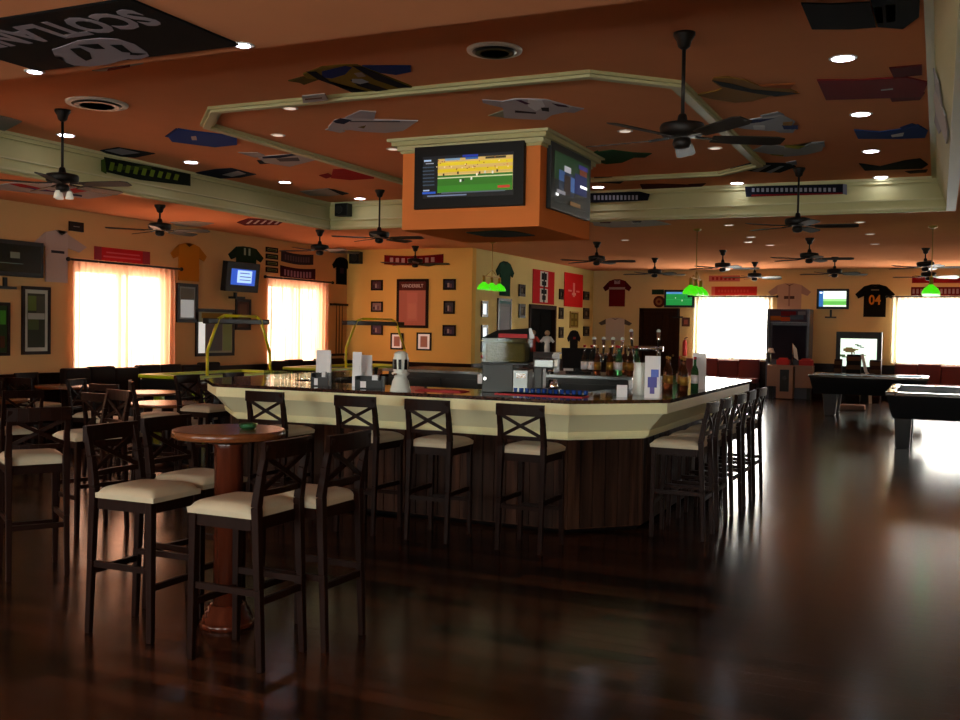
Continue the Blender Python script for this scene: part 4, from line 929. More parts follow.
pinned('jersey', 'bright red jersey on the ceiling left of the orange box', 'jersey', TP,
    ([(333, 169), (345, 168.5), (374, 171), (374, 178), (350, 179.5), (331, 177.5)], c('#a3161a')), [], [('sleeve', [(319, 175), (328, 173), (333, 176), (326, 178)], c('#8a1216'))], group=GJ)
pinned('jersey', 'black and white striped jersey at the edge of the left soffit beside the green scarf', 'jersey', TP,
    ([(100, 150), (118, 147), (155, 153), (135, 157), (112, 155)], c('#181a20')), [([(105, 149.5), (120, 147.5), (140, 152), (122, 154)], c('#8e8a92'))], group=GJ)
pinned('jersey', 'navy and white striped jersey near the left soffit below the blue jersey', 'jersey', TP,
    ([(192, 173), (215, 169), (232, 168), (256, 174), (240, 177), (218, 178), (200, 177)], c('#14182c')), [([(222, 174), (238, 170), (246, 173), (232, 176)], c('#9a9698'))], group=GJ)
pinned('jersey', 'pale jersey with dark sleeve near the left soffit, right of the navy striped one', 'jersey', TP,
    ([(300, 191), (328, 188), (349, 193), (330, 195.5), (310, 195)], c('#9a9088')), [([(328, 188), (334, 188.5), (349, 193), (342, 194.5)], c('#16181c'))], group=GJ)
pinned('jersey', 'pale grey jersey on the ceiling at the left edge', 'jersey', TP, ([(-14, 112), (12, 118), (22, 121), (5, 130), (-14, 132)], c('#8a8880')), [], group=GJ)
pinned('small_flag', 'small white and red flag on the ceiling just behind the black lettered flag', 'flag', TP, ([(92, 70), (108, 67), (145, 60.5), (142, 63), (106, 70)], c('#a09a98')), [([(108, 67.3), (130, 63.3), (130, 65.5), (107, 69.5)], c('#6a1418'))])
pinned('jersey', 'dark jersey half hidden behind the near edge of the raised ceiling', 'jersey', TP, ([(322, 31), (350, 26), (395, 19), (398, 24), (370, 33), (340, 36)], c('#1a1418')), [], group=GJ)
pinned('small_sign', 'small pale sign on the front run of the eight-sided moulding', 'sign', ('z', ZT-.056), ([(302, 95), (325, 93), (328, 99), (303, 102)], c('#a8a0a0')), [([(305, 97.5), (322, 96), (322, 97.3), (305, 98.8)], c('#6a4a40'))])
pinned('jersey', 'red, white and blue patterned flag-like jersey on the low ceiling by the left wall', 'jersey', LP,
    ([(-12, 186), (20, 181), (60, 184), (112, 195), (88, 198), (50, 194), (-12, 188)], c('#b0a8a8')), [([(8, 182.5), (22, 183), (40, 187), (60, 192), (45, 190), (20, 186)], c('#a01a20')), ([(25, 186), (45, 189), (60, 191), (40, 190)], c('#24306c')), ([(70, 188), (80, 186), (88, 190), (74, 192)], c('#a8242a')), ([(68, 192), (82, 194), (82, 195.5), (68, 194)], c('#20264a'))], group=GJ)
pinned('jersey', 'pale grey jersey on the low ceiling above the orange jersey', 'jersey', LP, ([(170, 222), (195, 221), (214, 223), (200, 226), (178, 226)], c('#9a948a')), [], group=GJ)
pinned('jersey', 'dark red jersey with white lettering on the low ceiling above the lit corner television', 'jersey', LP, ([(237, 222), (248, 218), (286, 220), (278, 224.5), (245, 225)], c('#5a1014')),
       [([(246+7*i, 223), (251+7*i, 219.6), (253+7*i, 219.7), (248.5+7*i, 223.2)], c('#c0a8a8')) for i in range(5)], group=GJ)
pinned('jersey', 'white jersey with dark collar on the low ceiling beyond the far soffit', 'jersey', LP, ([(592, 221), (625, 219), (655, 220), (671, 224), (645, 226), (612, 227), (594, 225)], c('#9c948c')), [([(600, 220.5), (612, 220.5), (610, 222.5), (600, 222.5)], c('#4a1a18')), ([(632, 219.8), (642, 220), (640, 222), (633, 222)], c('#26201e'))], group=GJ)
pinned('jersey', 'flat dark green jersey under the orange television box', 'jersey', ('z', bz), ([(466, 232), (500, 230), (515, 231), (535, 235), (505, 236.5), (485, 236)], c('#1a2418')), [], group=GJ)
# scarves hanging on the soffits
SF = ('y', TY1-.05)
def bars(x0, x1, y0, y1, n, mm): return [([(x0+(x1-x0)*i/n, y0), (x0+(x1-x0)*(i+.55)/n, y0), (x0+(x1-x0)*(i+.55)/n, y1), (x0+(x1-x0)*i/n, y1)], mm) for i in range(n)]
pinned('scarf', 'black and silver lettered scarf on the far soffit right of the orange box', 'scarf', SF, ([(590, 193), (640, 191.5), (650, 194), (648, 200.5), (591, 203)], c('#14141a')), bars(594, 640, 195.5, 200, 12, c('#8a8a94')), [('fringe', [(587.5, 193), (590, 193), (591, 203), (588, 203)], c('#6a6a74'))], group='lettered scarves')
pinned('scarf', 'long dark scarf with pale lettering and red edge on the far soffit, right', 'scarf', SF, ([(745, 186.5), (843, 184), (843, 194), (746, 197)], c('#15161e')), bars(752, 838, 188.2, 192, 18, c('#80808c'))+[([(752, 195), (843, 193), (843, 194.5), (752, 196.8)], c('#6a1418'))], [('fringe', [(843, 184), (847, 184.5), (847, 195), (843, 194)], c('#6a6a78'))], group='lettered scarves')
pinned('scarf', 'green and black patterned scarf with fringe on the left soffit', 'scarf', ('x', TX0+.05), ([(104, 157), (125, 161), (190, 174), (190, 186), (140, 180), (106, 172)], c('#12160c')), bars(110, 184, 166, 170, 1, c('#2e3a10'))+[([(110+8*i, 162+1.5*i), (114+8*i, 163+1.5*i), (112+8*i, 171+1.2*i), (108+8*i, 170+1.2*i)], c('#5a6a1c')) for i in range(9)], [('fringe', [(101, 160), (106, 158), (106, 174), (101, 171)], c('#3a4a18'))], group='lettered scarves')
q = at(935, 118, z=3.62); t = thing('jersey', 'white jersey hanging on the right cream soffit face', 'jersey', (0, q.y, ZL))
def SP(y, z, k=.01): return Vector((TX1+(-.1-TX1)*(z-ZL)/(ZT-ZL)-k, q.y+y, z))
mb = MB(); mb.poly([SP(-.5, 3.76), SP(-.1, 3.8), SP(.45, 3.74), (SP(.55, 3.48)), SP(-.05, 3.45), SP(-.55, 3.52)], (-.012, 0, 0), c('#b4b0a8')); mb.build('body', t, world=True)
for y0_, y1_ in ((-.5, -1.1), (.45, 1.1)):
    mb = MB(); mb.poly([SP(y0_, 3.76), SP(y0_, 3.6), SP(y1_, 3.68), SP(y1_, 3.8)], (-.01, 0, 0), c('#a09c98')); mb.build('sleeve', t, world=True)
# speaker on soffit
q = at(346, 210, y=TY1-.05); t = thing('loudspeaker', 'small dark loudspeaker in the left far corner of the raised ceiling soffit', 'loudspeaker', (q.x, TY1-.12, q.z-.12))
mb = MB(); mb.bb(-.13, .13, -.1, .07, 0, .22, 'black_plastic'); mb.build('cabinet', t, .01)
mb = MB(); mb.cyl((-.04, -.1, .11), (-.04, -.115, .11), .07, 'dark_steel'); mb.build('driver', t)
p, ww, hh, rz = on_wall('P', 353, 252, 363, 264); t = thing('loudspeaker', 'small black loudspeaker high in the left back corner of the room', 'loudspeaker', p, rz)
mb = MB(); mb.bb(-ww/2, ww/2, -.18, 0, 0, hh, 'black_plastic'); mb.build('cabinet', t, .01); mb = MB(); mb.cyl((0, -.18, hh/2), (0, -.19, hh/2), ww*.32, 'dark_steel'); mb.build('driver', t)

# big black flag with lettering, lying under the low near ceiling
t = thing('lettered_flag', 'big black flag with upside-down white lettering and a lion head pinned to the near ceiling', 'flag', (-4.88, 4.6, ZL))
mb = MB(); mb.bb(-5.73, -4.0, 4.13, 5.07, ZL-.014, ZL-.001, c('#0b0b0c')); mb.build('cloth', t, world=True)
fl_m = c('#8a8088')
me = text_mesh('SCOTLAND', 1.48, .3, .035)
for vv in me.vertices: vv.co = Vector((-4.86-vv.co.x, 4.4+vv.co.y, ZL-.0145-vv.co.z*.5))
mb = MB(); mb.mesh(me, Matrix.Identity(4), fl_m); mb.build('lettering', t, world=True)
# lion head
def PX(p): q = at(p[0], p[1], z=ZL); return Vector((q.x, q.y, ZL-.014))
mb = MB()
for poly_ in ([(52, 47), (62, 44), (78, 38), (100, 35.5), (118, 36.5), (135, 42), (147, 50), (149, 53.5), (140, 57), (128, 56.5), (122, 58), (108, 62), (90, 64), (74, 63), (66, 60), (62, 54), (55, 54)],):
    mb.poly([PX(p) for p in poly_], (0, 0, -.003), fl_m)
for poly_ in ([(70, 46), (80, 45), (90, 50), (92, 56), (86, 58), (78, 53)], [(78, 42), (98, 41), (105, 46), (95, 46)], [(110, 42), (122, 42), (132, 50), (122, 49)], [(130, 50), (146, 51), (138, 52.5), (130, 52)]):
    mb.poly([PX(p)+Vector((0, 0, -.003)) for p in poly_], (0, 0, -.002), c('#0b0b0c'))
mb.build('lion_emblem', t, world=True)

# ------------------------------------------------------------------ wall pictures, jerseys, banners
def picture(w, rect, label, art=(), frame='dark_wood', mount='paper', name='framed_picture', fw_=.035, grp=None, mountw=.0):
    p, ww, hh, rz = on_wall(w, *rect); t = thing(name, label, 'picture', p, rz, grp)
    mb = MB(); d = .03
    mb.bb(-ww/2, ww/2, -d, 0, 0, fw_, frame); mb.bb(-ww/2, ww/2, -d, 0, hh-fw_, hh, frame); mb.bb(-ww/2, -ww/2+fw_, -d, 0, fw_, hh-fw_, frame); mb.bb(ww/2-fw_, ww/2, -d, 0, fw_, hh-fw_, frame); mb.build('frame', t)
    mb = MB(); W2, H2 = ww-2*fw_, hh-2*fw_; mb.bb(-W2/2, W2/2, -.015, 0, fw_, hh-fw_, mount)
    for k, (a, b, c_, d_, mm) in enumerate(art): mb.bb(-W2/2+W2*a, -W2/2+W2*c_, -.017-.001*k, -.015, fw_+H2*b, fw_+H2*d_, mm)
    mb.build('print', t); return t
ph = c('#584038'); ph2 = c('#7a5a50')
gp = 'small framed photographs on the back wall'
for r, l, a in (((371.5, 280, 383, 290.5), 'small dark framed photograph, top of the left column on the back wall', '#5a3a40'), ((371.5, 301.5, 383, 312), 'small framed photograph, middle of the left column on the back wall', '#8a6a68'), ((371.5, 324, 383, 335), 'small framed photograph, bottom of the left column on the back wall', '#5a4a60'),
                ((443.5, 279, 456, 290), 'small dark framed photograph, top of the right column on the back wall', '#3a3446'), ((444, 301, 455, 314), 'small framed photograph with a pale figure, middle of the right column on the back wall', '#4a4448'), ((443, 325, 456, 336), 'small dark framed photograph, bottom of the right column on the back wall', '#44384a')):
    picture('P', r, l, [(0, 0, 1, 1, c(a)), (.3, .15, .5, .7, c('#a08a88')), (.55, .1, .75, .6, c('#6a4a54')), (.1, .1, .25, .5, c('#302428'))], grp=gp)
t = picture('P', (397, 279, 428.5, 328), 'large pink poster with dark headed title in a dark frame on the back wall', [(0, 0, 1, 1, c('#b06a5a')), (0, .8, 1, 1, c('#5a2a24')), (.3, .1, .7, .75, c('#bb7264')), (.35, .15, .65, .5, c('#c07a68'))], fw_=.06)
W_ = on_wall('P', 397, 279, 428.5, 328); me = text_mesh('VANDERBILT', W_[1]*.68, .075, .01); mb = MB(); mb.mesh(me, Matrix.Translation((0, -.024, W_[2]*.86)) @ Matrix.Rotation(PI/2, 4, 'X'), c('#d0b8b0')); mb.build('poster_title', t)
for r, l in (((391, 333, 403.5, 349.5), 'white-matted certificate in a dark frame, left of the pair under the pink poster'), ((417, 332.5, 431.5, 350.5), 'white-matted certificate in a dark frame, right of the pair under the pink poster')):
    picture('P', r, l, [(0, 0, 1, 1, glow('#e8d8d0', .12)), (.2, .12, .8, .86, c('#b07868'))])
def banner(w, rect, label, m, deco=(), txt=None, tcol='#d8c0c0', name='banner', bow=.0, grp=None):
    p, ww, hh, rz = on_wall(w, *rect, .004); t = thing(name, label, name.replace('_', ' '), p, rz, grp)
    mb = MB(); n = 14
    for i in range(n):
        a, b = -ww/2+ww*i/n, -ww/2+ww*(i+1)/n; s1, s2 = bow*hh*math.sin(PI*i/n), bow*hh*math.sin(PI*(i+1)/n)
        mb.hexa([(a, -.012, -s1), (b, -.012, -s2), (b, 0, -s2), (a, 0, -s1)], [(a, -.012, hh-s1), (b, -.012, hh-s2), (b, 0, hh-s2), (a, 0, hh-s1)], m)
    for k, (a, b, c_, d_, mm) in enumerate(deco):
        s_ = bow*hh*math.sin(PI*(a+c_)/2); mb.bb(-ww/2+ww*a, -ww/2+ww*c_, -.014-.001*k, -.012, hh*b-s_, hh*d_-s_, mm)
    mb.build('cloth', t)
    if txt:
        me = text_mesh(txt, ww*.7, hh*.5, .01); mb = MB(); mb.mesh(me, Matrix.Translation((0, -.018, hh*.5-bow*hh*.8)) @ Matrix.Rotation(PI/2, 4, 'X'), c(tcol)); mb.build('lettering', t)
    return t
def letters(n, mm, u0=.1, u1=.9, v0=.25, v1=.75): return [(u0+(u1-u0)*i/n, v0, u0+(u1-u0)*(i+.55)/n, v1, mm) for i in range(n)]
banner('P', (384.5, 254.5, 443.5, 264), 'dark red scarf with white lettering stretched across the back wall above the poster', c('#6a1014'), letters(8, c('#b08a88')), name='scarf', bow=.15)
banner('L', (94, 249, 149.5, 263), 'long bright red banner above the first curtained window', c('#b02026'), [(0, 0, .12, 1, c('#8a3038')), (.86, 0, 1, 1, c('#8a3038')), (.15, .3, .82, .42, c('#c85058')), (.2, .6, .8, .7, c('#c85058'))])
banner('L', (281, 252.5, 313, 263), 'dark grey patterned scarf above the second curtained window', c('#3a2c30'), letters(10, c('#5a4448')), name='scarf', bow=.15)
banner('L', (280, 267, 315, 279), 'dark maroon lettered scarf directly over the second curtain', c('#3a1420'), letters(9, c('#8a6474')), name='scarf', bow=.12)
banner('F', (711.5, 286.5, 757, 295.5), 'bright red banner directly above the left bright far window', c('#a82a26'), [(.0, 0, .08, 1, c('#b85a50'))]+letters(10, c('#b8443c'), .15, .85, .35, .65))
banner('F', (709, 275.5, 740, 281.5), 'pale red banner above the bright red one on the far wall', c('#a8605a'), letters(6, c('#8a2a2a')))
banner('F', (911, 287, 962, 296.5), 'maroon scarf with grey figures above the right bright far window', c('#5a1418'), letters(12, c('#8a7078'), .03, .97, .3, .8))
banner('F', (912, 276, 962, 283), 'dark red scarf, upper of the two at the right edge', c('#7a161a'), [])
# red flags on inner wall
banner('G', (532.5, 270.5, 554, 304), 'red hanging flag with a white centre stripe and black characters on the yellow inner wall', c('#b01c1e'), [(.32, .05, .68, .97, c('#c8c0b8')), (.38, .72, .62, .92, c('#141414')), (.4, .55, .6, .68, c('#141414')), (.32, .46, .68, .52, c('#b01c1e')), (.38, .3, .62, .43, c('#141414')), (.42, .12, .58, .26, c('#141414')), (.47, .05, .53, .95, c('#2a2624'))], name='flag')
banner('G', (564, 273.5, 582.5, 307), 'red hanging flag with a small pale emblem on the yellow inner wall', c('#c01c1c'), [(.45, .3, .55, .72, c('#d88078')), (.2, .45, .38, .5, c('#d88078')), (.62, .45, .8, .5, c('#d88078')), (.4, .35, .6, .42, c('#d89088'))], name='flag')
gg = 'narrow framed photographs on the inner wall'
for r, l in (((481, 301, 487, 317), 'narrow frame with painted reflection, upper one left of the silver frame on the inner wall'), ((481, 325, 487, 340), 'narrow frame with painted reflection, middle one left of the silver frame'), ((480.5, 341, 487, 352), 'narrow frame with painted reflection, lowest one left of the silver frame')):
    picture('G', r, l, [(0, 0, 1, 1, glow('#e8f0f4', .55))], fw_=.06, grp=gg)  # reflected light painted in as a glowing print
picture('G', (497, 298.5, 510.5, 341), 'tall silver-grey framed picture under the green jersey', [(0, 0, 1, 1, c('#8a9096')), (0, .93, 1, 1, c('#5a8a8a')), (.1, .1, .9, .85, c('#9a9ea6'))], fw_=.06)
for r, l in (((518.5, 284.5, 524.5, 296.5), 'small dark narrow frame, upper one left of the dark doorway'), ((518.5, 304, 524.5, 318), 'small dark narrow frame, lower one left of the dark doorway'), ((558.8, 289, 562.8, 299.5), 'tiny dark frame between the two red flags'), ((558.5, 307.5, 562.8, 319), 'tiny dark frame right of the doorway, middle one'), ((558.5, 327, 562.8, 338), 'tiny dark frame right of the doorway, lowest one'),
             ((583, 291.5, 588.5, 300), 'tiny dark frame at the far end of the inner wall, top one'), ((583, 308, 588.5, 319), 'tiny dark frame at the far end of the inner wall, middle one'), ((583, 326.5, 588.5, 336), 'tiny reddish frame at the far end of the inner wall, lowest one')):
    picture('G', r, l, [(0, 0, 1, 1, c('#3a3028')), (.3, .2, .7, .8, c('#6a6050'))], fw_=.06, grp=gg)
picture('G', (569.5, 311.5, 577.5, 328), 'gold patterned panel between tiny frames on the inner wall', [(0, 0, 1, 1, c('#6a5420')), (.1, .1, .4, .4, c('#8a7434')), (.6, .1, .9, .4, c('#8a7434')), (.1, .6, .4, .9, c('#8a7434')), (.6, .6, .9, .9, c('#8a7434'))], frame='gold')
picture('F', (682, 317.5, 690, 326.5), 'small reddish framed picture right of the wooden far door', [(0, 0, 1, 1, c('#7a3a30'))], frame='column_wood', fw_=.06)
picture('L', (21, 286.5, 49.5, 354.5), 'tall framed picture with green and grey scenes on the left wall', [(0, 0, 1, 1, c('#b0b0a4')), (.12, .06, .88, .94, c('#3a3a30')), (.14, .66, .5, .9, c('#5c6a34')), (.14, .52, .86, .62, c('#9a9c94')), (.14, .35, .6, .52, c('#4c5434')), (.5, .62, .86, .9, c('#4c4a40'))], fw_=.05)
picture('L', (-20, 302, 9, 356), 'tall framed green picture cut off by the left edge', [(0, 0, 1, 1, c('#2c3a20')), (.6, .6, .95, .9, c('#4a8a2c')), (.1, .1, .9, .35, c('#4a2a1c'))], fw_=.05)
picture('L', (68.5, 222, 82.5, 231.5), 'small dark framed plaque above the white jersey on the left wall', [(0, 0, 1, 1, c('#9a8a80'))], fw_=.07)
picture('L', (176, 283.5, 197, 322.5), 'dark framed picture with a painted bright reflection below the orange jersey', [(0, 0, 1, 1, c('#8c9090')), (.1, .05, .9, .6, glow('#b8c0c0', .18)), (.1, .6, .9, .95, c('#70706c'))], fw_=.06)  # the reflection is a glowing patch painted into the print
picture('L', (195, 309, 233.5, 356), 'wide framed picture with painted reflection behind the yellow frame of the nearest game table', [(0, 0, 1, 1, c('#a0a088')), (0, .0, .2, .75, glow('#f0f0e8', .3)), (.22, .05, .7, .78, c('#6a6668')), (.72, .05, .98, .75, c('#8a9c6a')), (.1, .85, .9, .98, c('#8a6a30'))], fw_=.06)  # bright strip on the left is a painted, glowing reflection
picture('L', (235, 299, 250, 330), 'brown framed panel below the lit television on the left wall', [(0, 0, 1, 1, c('#5a4034')), (.2, .1, .8, .9, c('#6a5040'))], fw_=.05)
for i in range(4):
    y0 = 247.5+6.7*i; picture('L', (265.5, y0, 277, y0+5), 'small green lettered plate, %s of four stacked beside the second window' % ('topmost', 'second', 'third', 'lowest')[i], [(0, 0, 1, 1, c('#8a8250')), (.1, .2, .9, .8, c('#1c3c1e'))], name='sign_plate', fw_=.03, frame='dark_wood', grp='green plates')
def jersey(w, rect, label, m, sl=None, num=None, ncol='#c87828', sleeve_h=.3, torso=(.22, .78), long=False, trims=()):
    p, ww, hh, rz = on_wall(w, *rect, .004); sl = sl or m; t = thing('jersey', label, 'jersey', p, rz, 'jerseys on the walls')
    P = lambda a, b, y=-.02: Vector((-ww/2+ww*a, y, hh*b)); a0, a1 = torso; e = (0, .02, 0)
    mb = MB(); mb.poly([P(a0, 0), P(a1, 0), P(a1, .93), P(.6, .99), P(.5, .93), P(.4, .99), P(a0, .93)], e, m)
    for (u0, v0, u1, v1, mm) in trims: mb.poly([P(u0, v0, -.023), P(u1, v0, -.023), P(u1, v1, -.023), P(u0, v1, -.023)], (0, .003, 0), mm)
    mb.build('body', t)
    for s_ in (0, 1):
        f = (lambda a: a) if s_ == 0 else (lambda a: 1-a*(1-a1)/a0)
        mb = MB(); mb.poly([P(f(a0), .93, -.019), P(f(0), .93-sleeve_h*.8, -.019), P(f(.08), .93-sleeve_h*1.25, -.019), P(f(a0), .93-sleeve_h, -.019)], (0, .019, 0), sl); mb.build('sleeve', t)
    mb = MB(); mb.poly([P(.38, .99, -.024), P(.5, .9, -.024), P(.62, .99, -.024), P(.56, .96, -.024), P(.5, .93, -.024), P(.44, .96, -.024)], (0, .004, 0), c('#302820')); mb.build('collar', t)
    if num:
        me = text_mesh(num, ww*.3, hh*.3, .02); mb = MB(); mb.mesh(me, Matrix.Translation((0, -.026, hh*.52)) @ Matrix.Rotation(PI/2, 4, 'X'), c(ncol)); mb.build('number', t)
    return t
jersey('F', (855, 284, 895, 317), 'black jersey with orange number 04 on the far wall', c('#12100e'), num='04', trims=[(.4, .8, .6, .84, c('#7a6a50'))])
jersey('F', (768, 283, 811, 312), 'pale pinkish jersey right of the left bright window, behind the arcade cabinet', c('#a88a78'), c('#9a7c70'), trims=[(.38, .45, .62, .55, c('#4a3430')), (.48, .2, .52, .9, c('#8a6a60'))])
jersey('F', (603, 279, 631.5, 306.5), 'maroon jersey with white yoke on the far wall', c('#5c1014'), c('#4a0e14'), trims=[(.22, .62, .78, .7, c('#9a8478')), (.4, .82, .6, .95, c('#9a8080'))])
jersey('F', (598.5, 317.5, 632, 340.5), 'pale grey jersey with dark sleeve tips below the maroon jersey', c('#c4ae9c'), c('#5c5044'), sleeve_h=.22)
jersey('G', (495.5, 261, 513.5, 296), 'dark green jersey behind the left green lamp on the inner wall', c('#123c28'), c('#0e3222'))
jersey('G', (567, 330, 580, 353), 'tiny dark jersey figure below the gold panel', c('#141214'), c('#1c181a'), sleeve_h=.35, trims=[(.4, .6, .6, .7, c('#8a3028'))])
jersey('L', (170, 243, 206, 281), 'bright orange jersey right of the first left window', c('#b8701c'), c('#a8661a'))
jersey('L', (34, 230, 86, 282.5), 'white long-sleeved jersey beside the switched-off television', c('#b09a92'), c('#a8928a'), sleeve_h=.26, torso=(.12, .5) if False else (.2, .62), trims=[(.3, .55, .55, .6, c('#302c30'))])
jersey('L', (228, 246.5, 263, 264), 'dark green jersey above the lit television on the left wall', c('#1c2c1a'), c('#182618'), sleeve_h=.6, trims=[(.42, .5, .47, .9, c('#8a9a80')), (.55, .5, .6, .9, c('#8a9a80'))])
jersey('L', (332, 257, 350, 284.5), 'black jersey in the left back corner', c('#0c0c10'), c('#0c0c10'), trims=[(.4, .4, .6, .6, c('#3a2430'))])
p, ww, hh, rz = on_wall('F', 652, 289.5, 664, 294.5); mb = MB(); mb.bb(-ww/2, ww/2, -.02, 0, 0, hh, c('#1e3424')); o = mb.build('wall_sign'); o.location = p; tag(o, 'small dark green sign left of the green television', 'sign')
p, ww, hh, rz = on_wall('F', 653.5, 296.5, 665, 307.5); mb = MB(); mb.cyl((0, 0, ww/2), (0, -.03, ww/2), ww/2, c('#4a1c14'), seg=24); mb.cyl((0, -.03, ww/2), (0, -.036, ww/2), ww*.3, c('#7a5030'), seg=20); mb.cyl((0, -.036, ww/2), (0, -.04, ww/2), ww*.12, c('#5a1c14'), seg=16); o = mb.build('dart_board'); o.location = p; tag(o, 'round dark red target board above the wooden far door', 'dart board')
# wall shelf in the back-left corner and fire extinguisher
p, ww, hh, rz = on_wall('L', 335, 303, 349, 306, .004); ww = .6; p.y = YP-.4; t = thing('cue_rack', 'tall thin dark rack on the left wall in the back corner', 'cue rack', (p.x, p.y, 1.0), rz)
mb = MB(); mb.bb(-ww/2, ww/2, -.1, 0, p.z-1, p.z-.95, 'dark_wood'); mb.build('upper_bar', t)
mb = MB(); mb.bb(-ww/2, ww/2, -.1, 0, 0, .05, 'dark_wood'); mb.build('lower_bar', t)
for k in (-1, 0, 1): mb = MB(); mb.cyl((k*.12, -.06, .04), (k*.12, -.06, p.z-1), .012, 'dark_wood', r2=.007, seg=8); mb.build('cue', t)
p, ww, hh, rz = on_wall('F', 682.5, 337, 687, 356, .1); t = thing('fire_extinguisher', 'red extinguisher-like cylinder on the far wall right of the wooden door', 'fire extinguisher', (p.x, YF, p.z))
mb = MB(); mb.lathe([(.05, 0), (.06, .02), (.06, .38), (.03, .45)], (0, -.1, 0), 'red_cloth', 16); mb.bb(-.03, .03, -.05, 0, .2, .25, 'black_plastic'); mb.build('cylinder', t)
mb = MB(); mb.lathe([(.02, .45), (.02, .5)], (0, -.1, 0), 'black_plastic', 10); mb.beam((0, -.1, .5), (.08, -.14, .52), .02, .02, 'black_plastic'); mb.build('valve', t)

# ------------------------------------------------------------------ game tables with yellow gantries
def air_hockey(label, y0, y1, X, g0_, g1_, zt, lab2=None):
    t = thing('air_hockey_table', label, 'game table', (X-.35, (y0+y1)/2, 0)); L_ = y1-y0; W = 1.1
    mb = MB(); mb.bb(-W/2, W/2, -L_/2, L_/2, .62, .8, 'pool_black'); mb.build('body', t, .03)
    mb = MB(); mb.bb(-W/2-.02, W/2+.02, -L_/2-.02, -L_/2+.08, .8, .86, 'lime'); mb.bb(-W/2-.02, W/2+.02, L_/2-.08, L_/2+.02, .8, .86, 'lime'); mb.bb(-W/2-.02, -W/2+.08, -L_/2, L_/2, .8, .86, 'lime'); mb.bb(W/2-.08, W/2+.02, -L_/2, L_/2, .8, .86, 'lime'); mb.build('rim', t, .015)
    mb = MB(); mb.bb(-W/2+.08, W/2-.08, -L_/2+.08, L_/2-.08, .8, .815, c('#3a4030')); mb.build('playing_surface', t)
    for sx in (-1, 1):
        for sy in (-1, 1):
            mb = MB(); mb.beam((sx*(W/2-.15), sy*(L_/2-.25), 0), (sx*(W/2-.15), sy*(L_/2-.25), .62), .16, .12, 'lime'); mb.build('leg', t, .01)
    mb = MB(); a, b = g0_-(y0+y1)/2, g1_-(y0+y1)/2; x = W/2-.02; z1 = .84+(zt-.84)*.42; d = (b-a)
    mb.tube([(x, a, .8), (x, a, z1), (x, a+d*.16, zt-.05), (x, a+d*.24, zt), (x, b-d*.26, zt), (x, b-d*.18, zt-.05), (x, b-d*.02, z1-.05), (x, b, .8)], .024, 'yellow_tube'); mb.build('gantry', t)
    mb = MB(); mb.bb(x-.1, x+.02, a-.0*d, b-.04*d, zt-.13, zt-.045, 'black_plastic'); mb.build('score_unit', t, .01)
    return t
zt1 = at(230, 316, x=-10.42).z
air_hockey('game table with lime rim and yellow arched gantry, left of the bar', 12.0, 14.5, -10.45, at(198, 370, x=-10.45).y, at(262, 368, x=-10.45).y, zt1)
zt2 = at(367, 319, x=-10.6).z
air_hockey('game table with yellow arched gantry near the back corner, behind the menu cards', 16.0, 18.9, -10.6, at(338, 360, x=-10.6).y, at(398, 360, x=-10.6).y, zt2)

# ------------------------------------------------------------------ pool tables
def pool_table(label, x, y, rz, L_=2.5, W=1.4):
    t = thing('pool_table', label, 'pool table', (x, y, 0), rz); H = .83
    mb = MB(); mb.hexa([(-L_/2+.1, -W/2+.1, .45), (L_/2-.1, -W/2+.1, .45), (L_/2-.1, W/2-.1, .45), (-L_/2+.1, W/2-.1, .45)], [(-L_/2+.02, -W/2+.02, H-.05), (L_/2-.02, -W/2+.02, H-.05), (L_/2-.02, W/2-.02, H-.05), (-L_/2+.02, W/2-.02, H-.05)], 'pool_black'); mb.build('body', t)
    mb = MB(); mb.bb(-L_/2+.1, L_/2-.1, -W/2+.1, W/2-.1, H-.05, H-.002, 'pool_felt'); mb.build('bed_cloth', t)
    for p in ((-L_/2, L_/2, -W/2, -W/2+.13), (-L_/2, L_/2, W/2-.13, W/2), (-L_/2, -L_/2+.13, -W/2+.13, W/2-.13), (L_/2-.13, L_/2, -W/2+.13, W/2-.13)):
        mb = MB(); mb.bb(*p, H-.05, H+.008, 'pool_rail'); mb.build('rail', t, .012)
    for sx in (-1, 0, 1):
        for sy in (-1, 1):
            mb = MB(); mb.lathe([(.06, H-.02), (.085, H+.0), (.09, H+.012), (.07, H+.016)], (sx*(L_/2-.09), sy*(W/2-.09), 0), 'chrome' if sx else 'black_plastic', 16); mb.build('pocket', t)
    for sx in (-1, 1):
        for sy in (-1, 1):
            mb = MB(); cx_, cy_ = sx*(L_/2-.42), sy*(W/2-.24)
            mb.hexa([(cx_-.1, cy_-.1, .0), (cx_+.1, cy_-.1, .0), (cx_+.1, cy_+.1, .0), (cx_-.1, cy_+.1, .0)], [(cx_-.15, cy_-.12, .46), (cx_+.15, cy_-.12, .46), (cx_+.15, cy_+.12, .46), (cx_-.15, cy_+.12, .46)], 'pool_black'); mb.build('leg', t, .01)
pool_table('pool table with blue cloth and shiny rails at the right edge, nearest', .04, 16.95, PI/2, 2.55, 1.45)
pool_table('dark pool table farther back in front of the big screen television', -1.28, 22.1, 0, 2.25, 1.35)

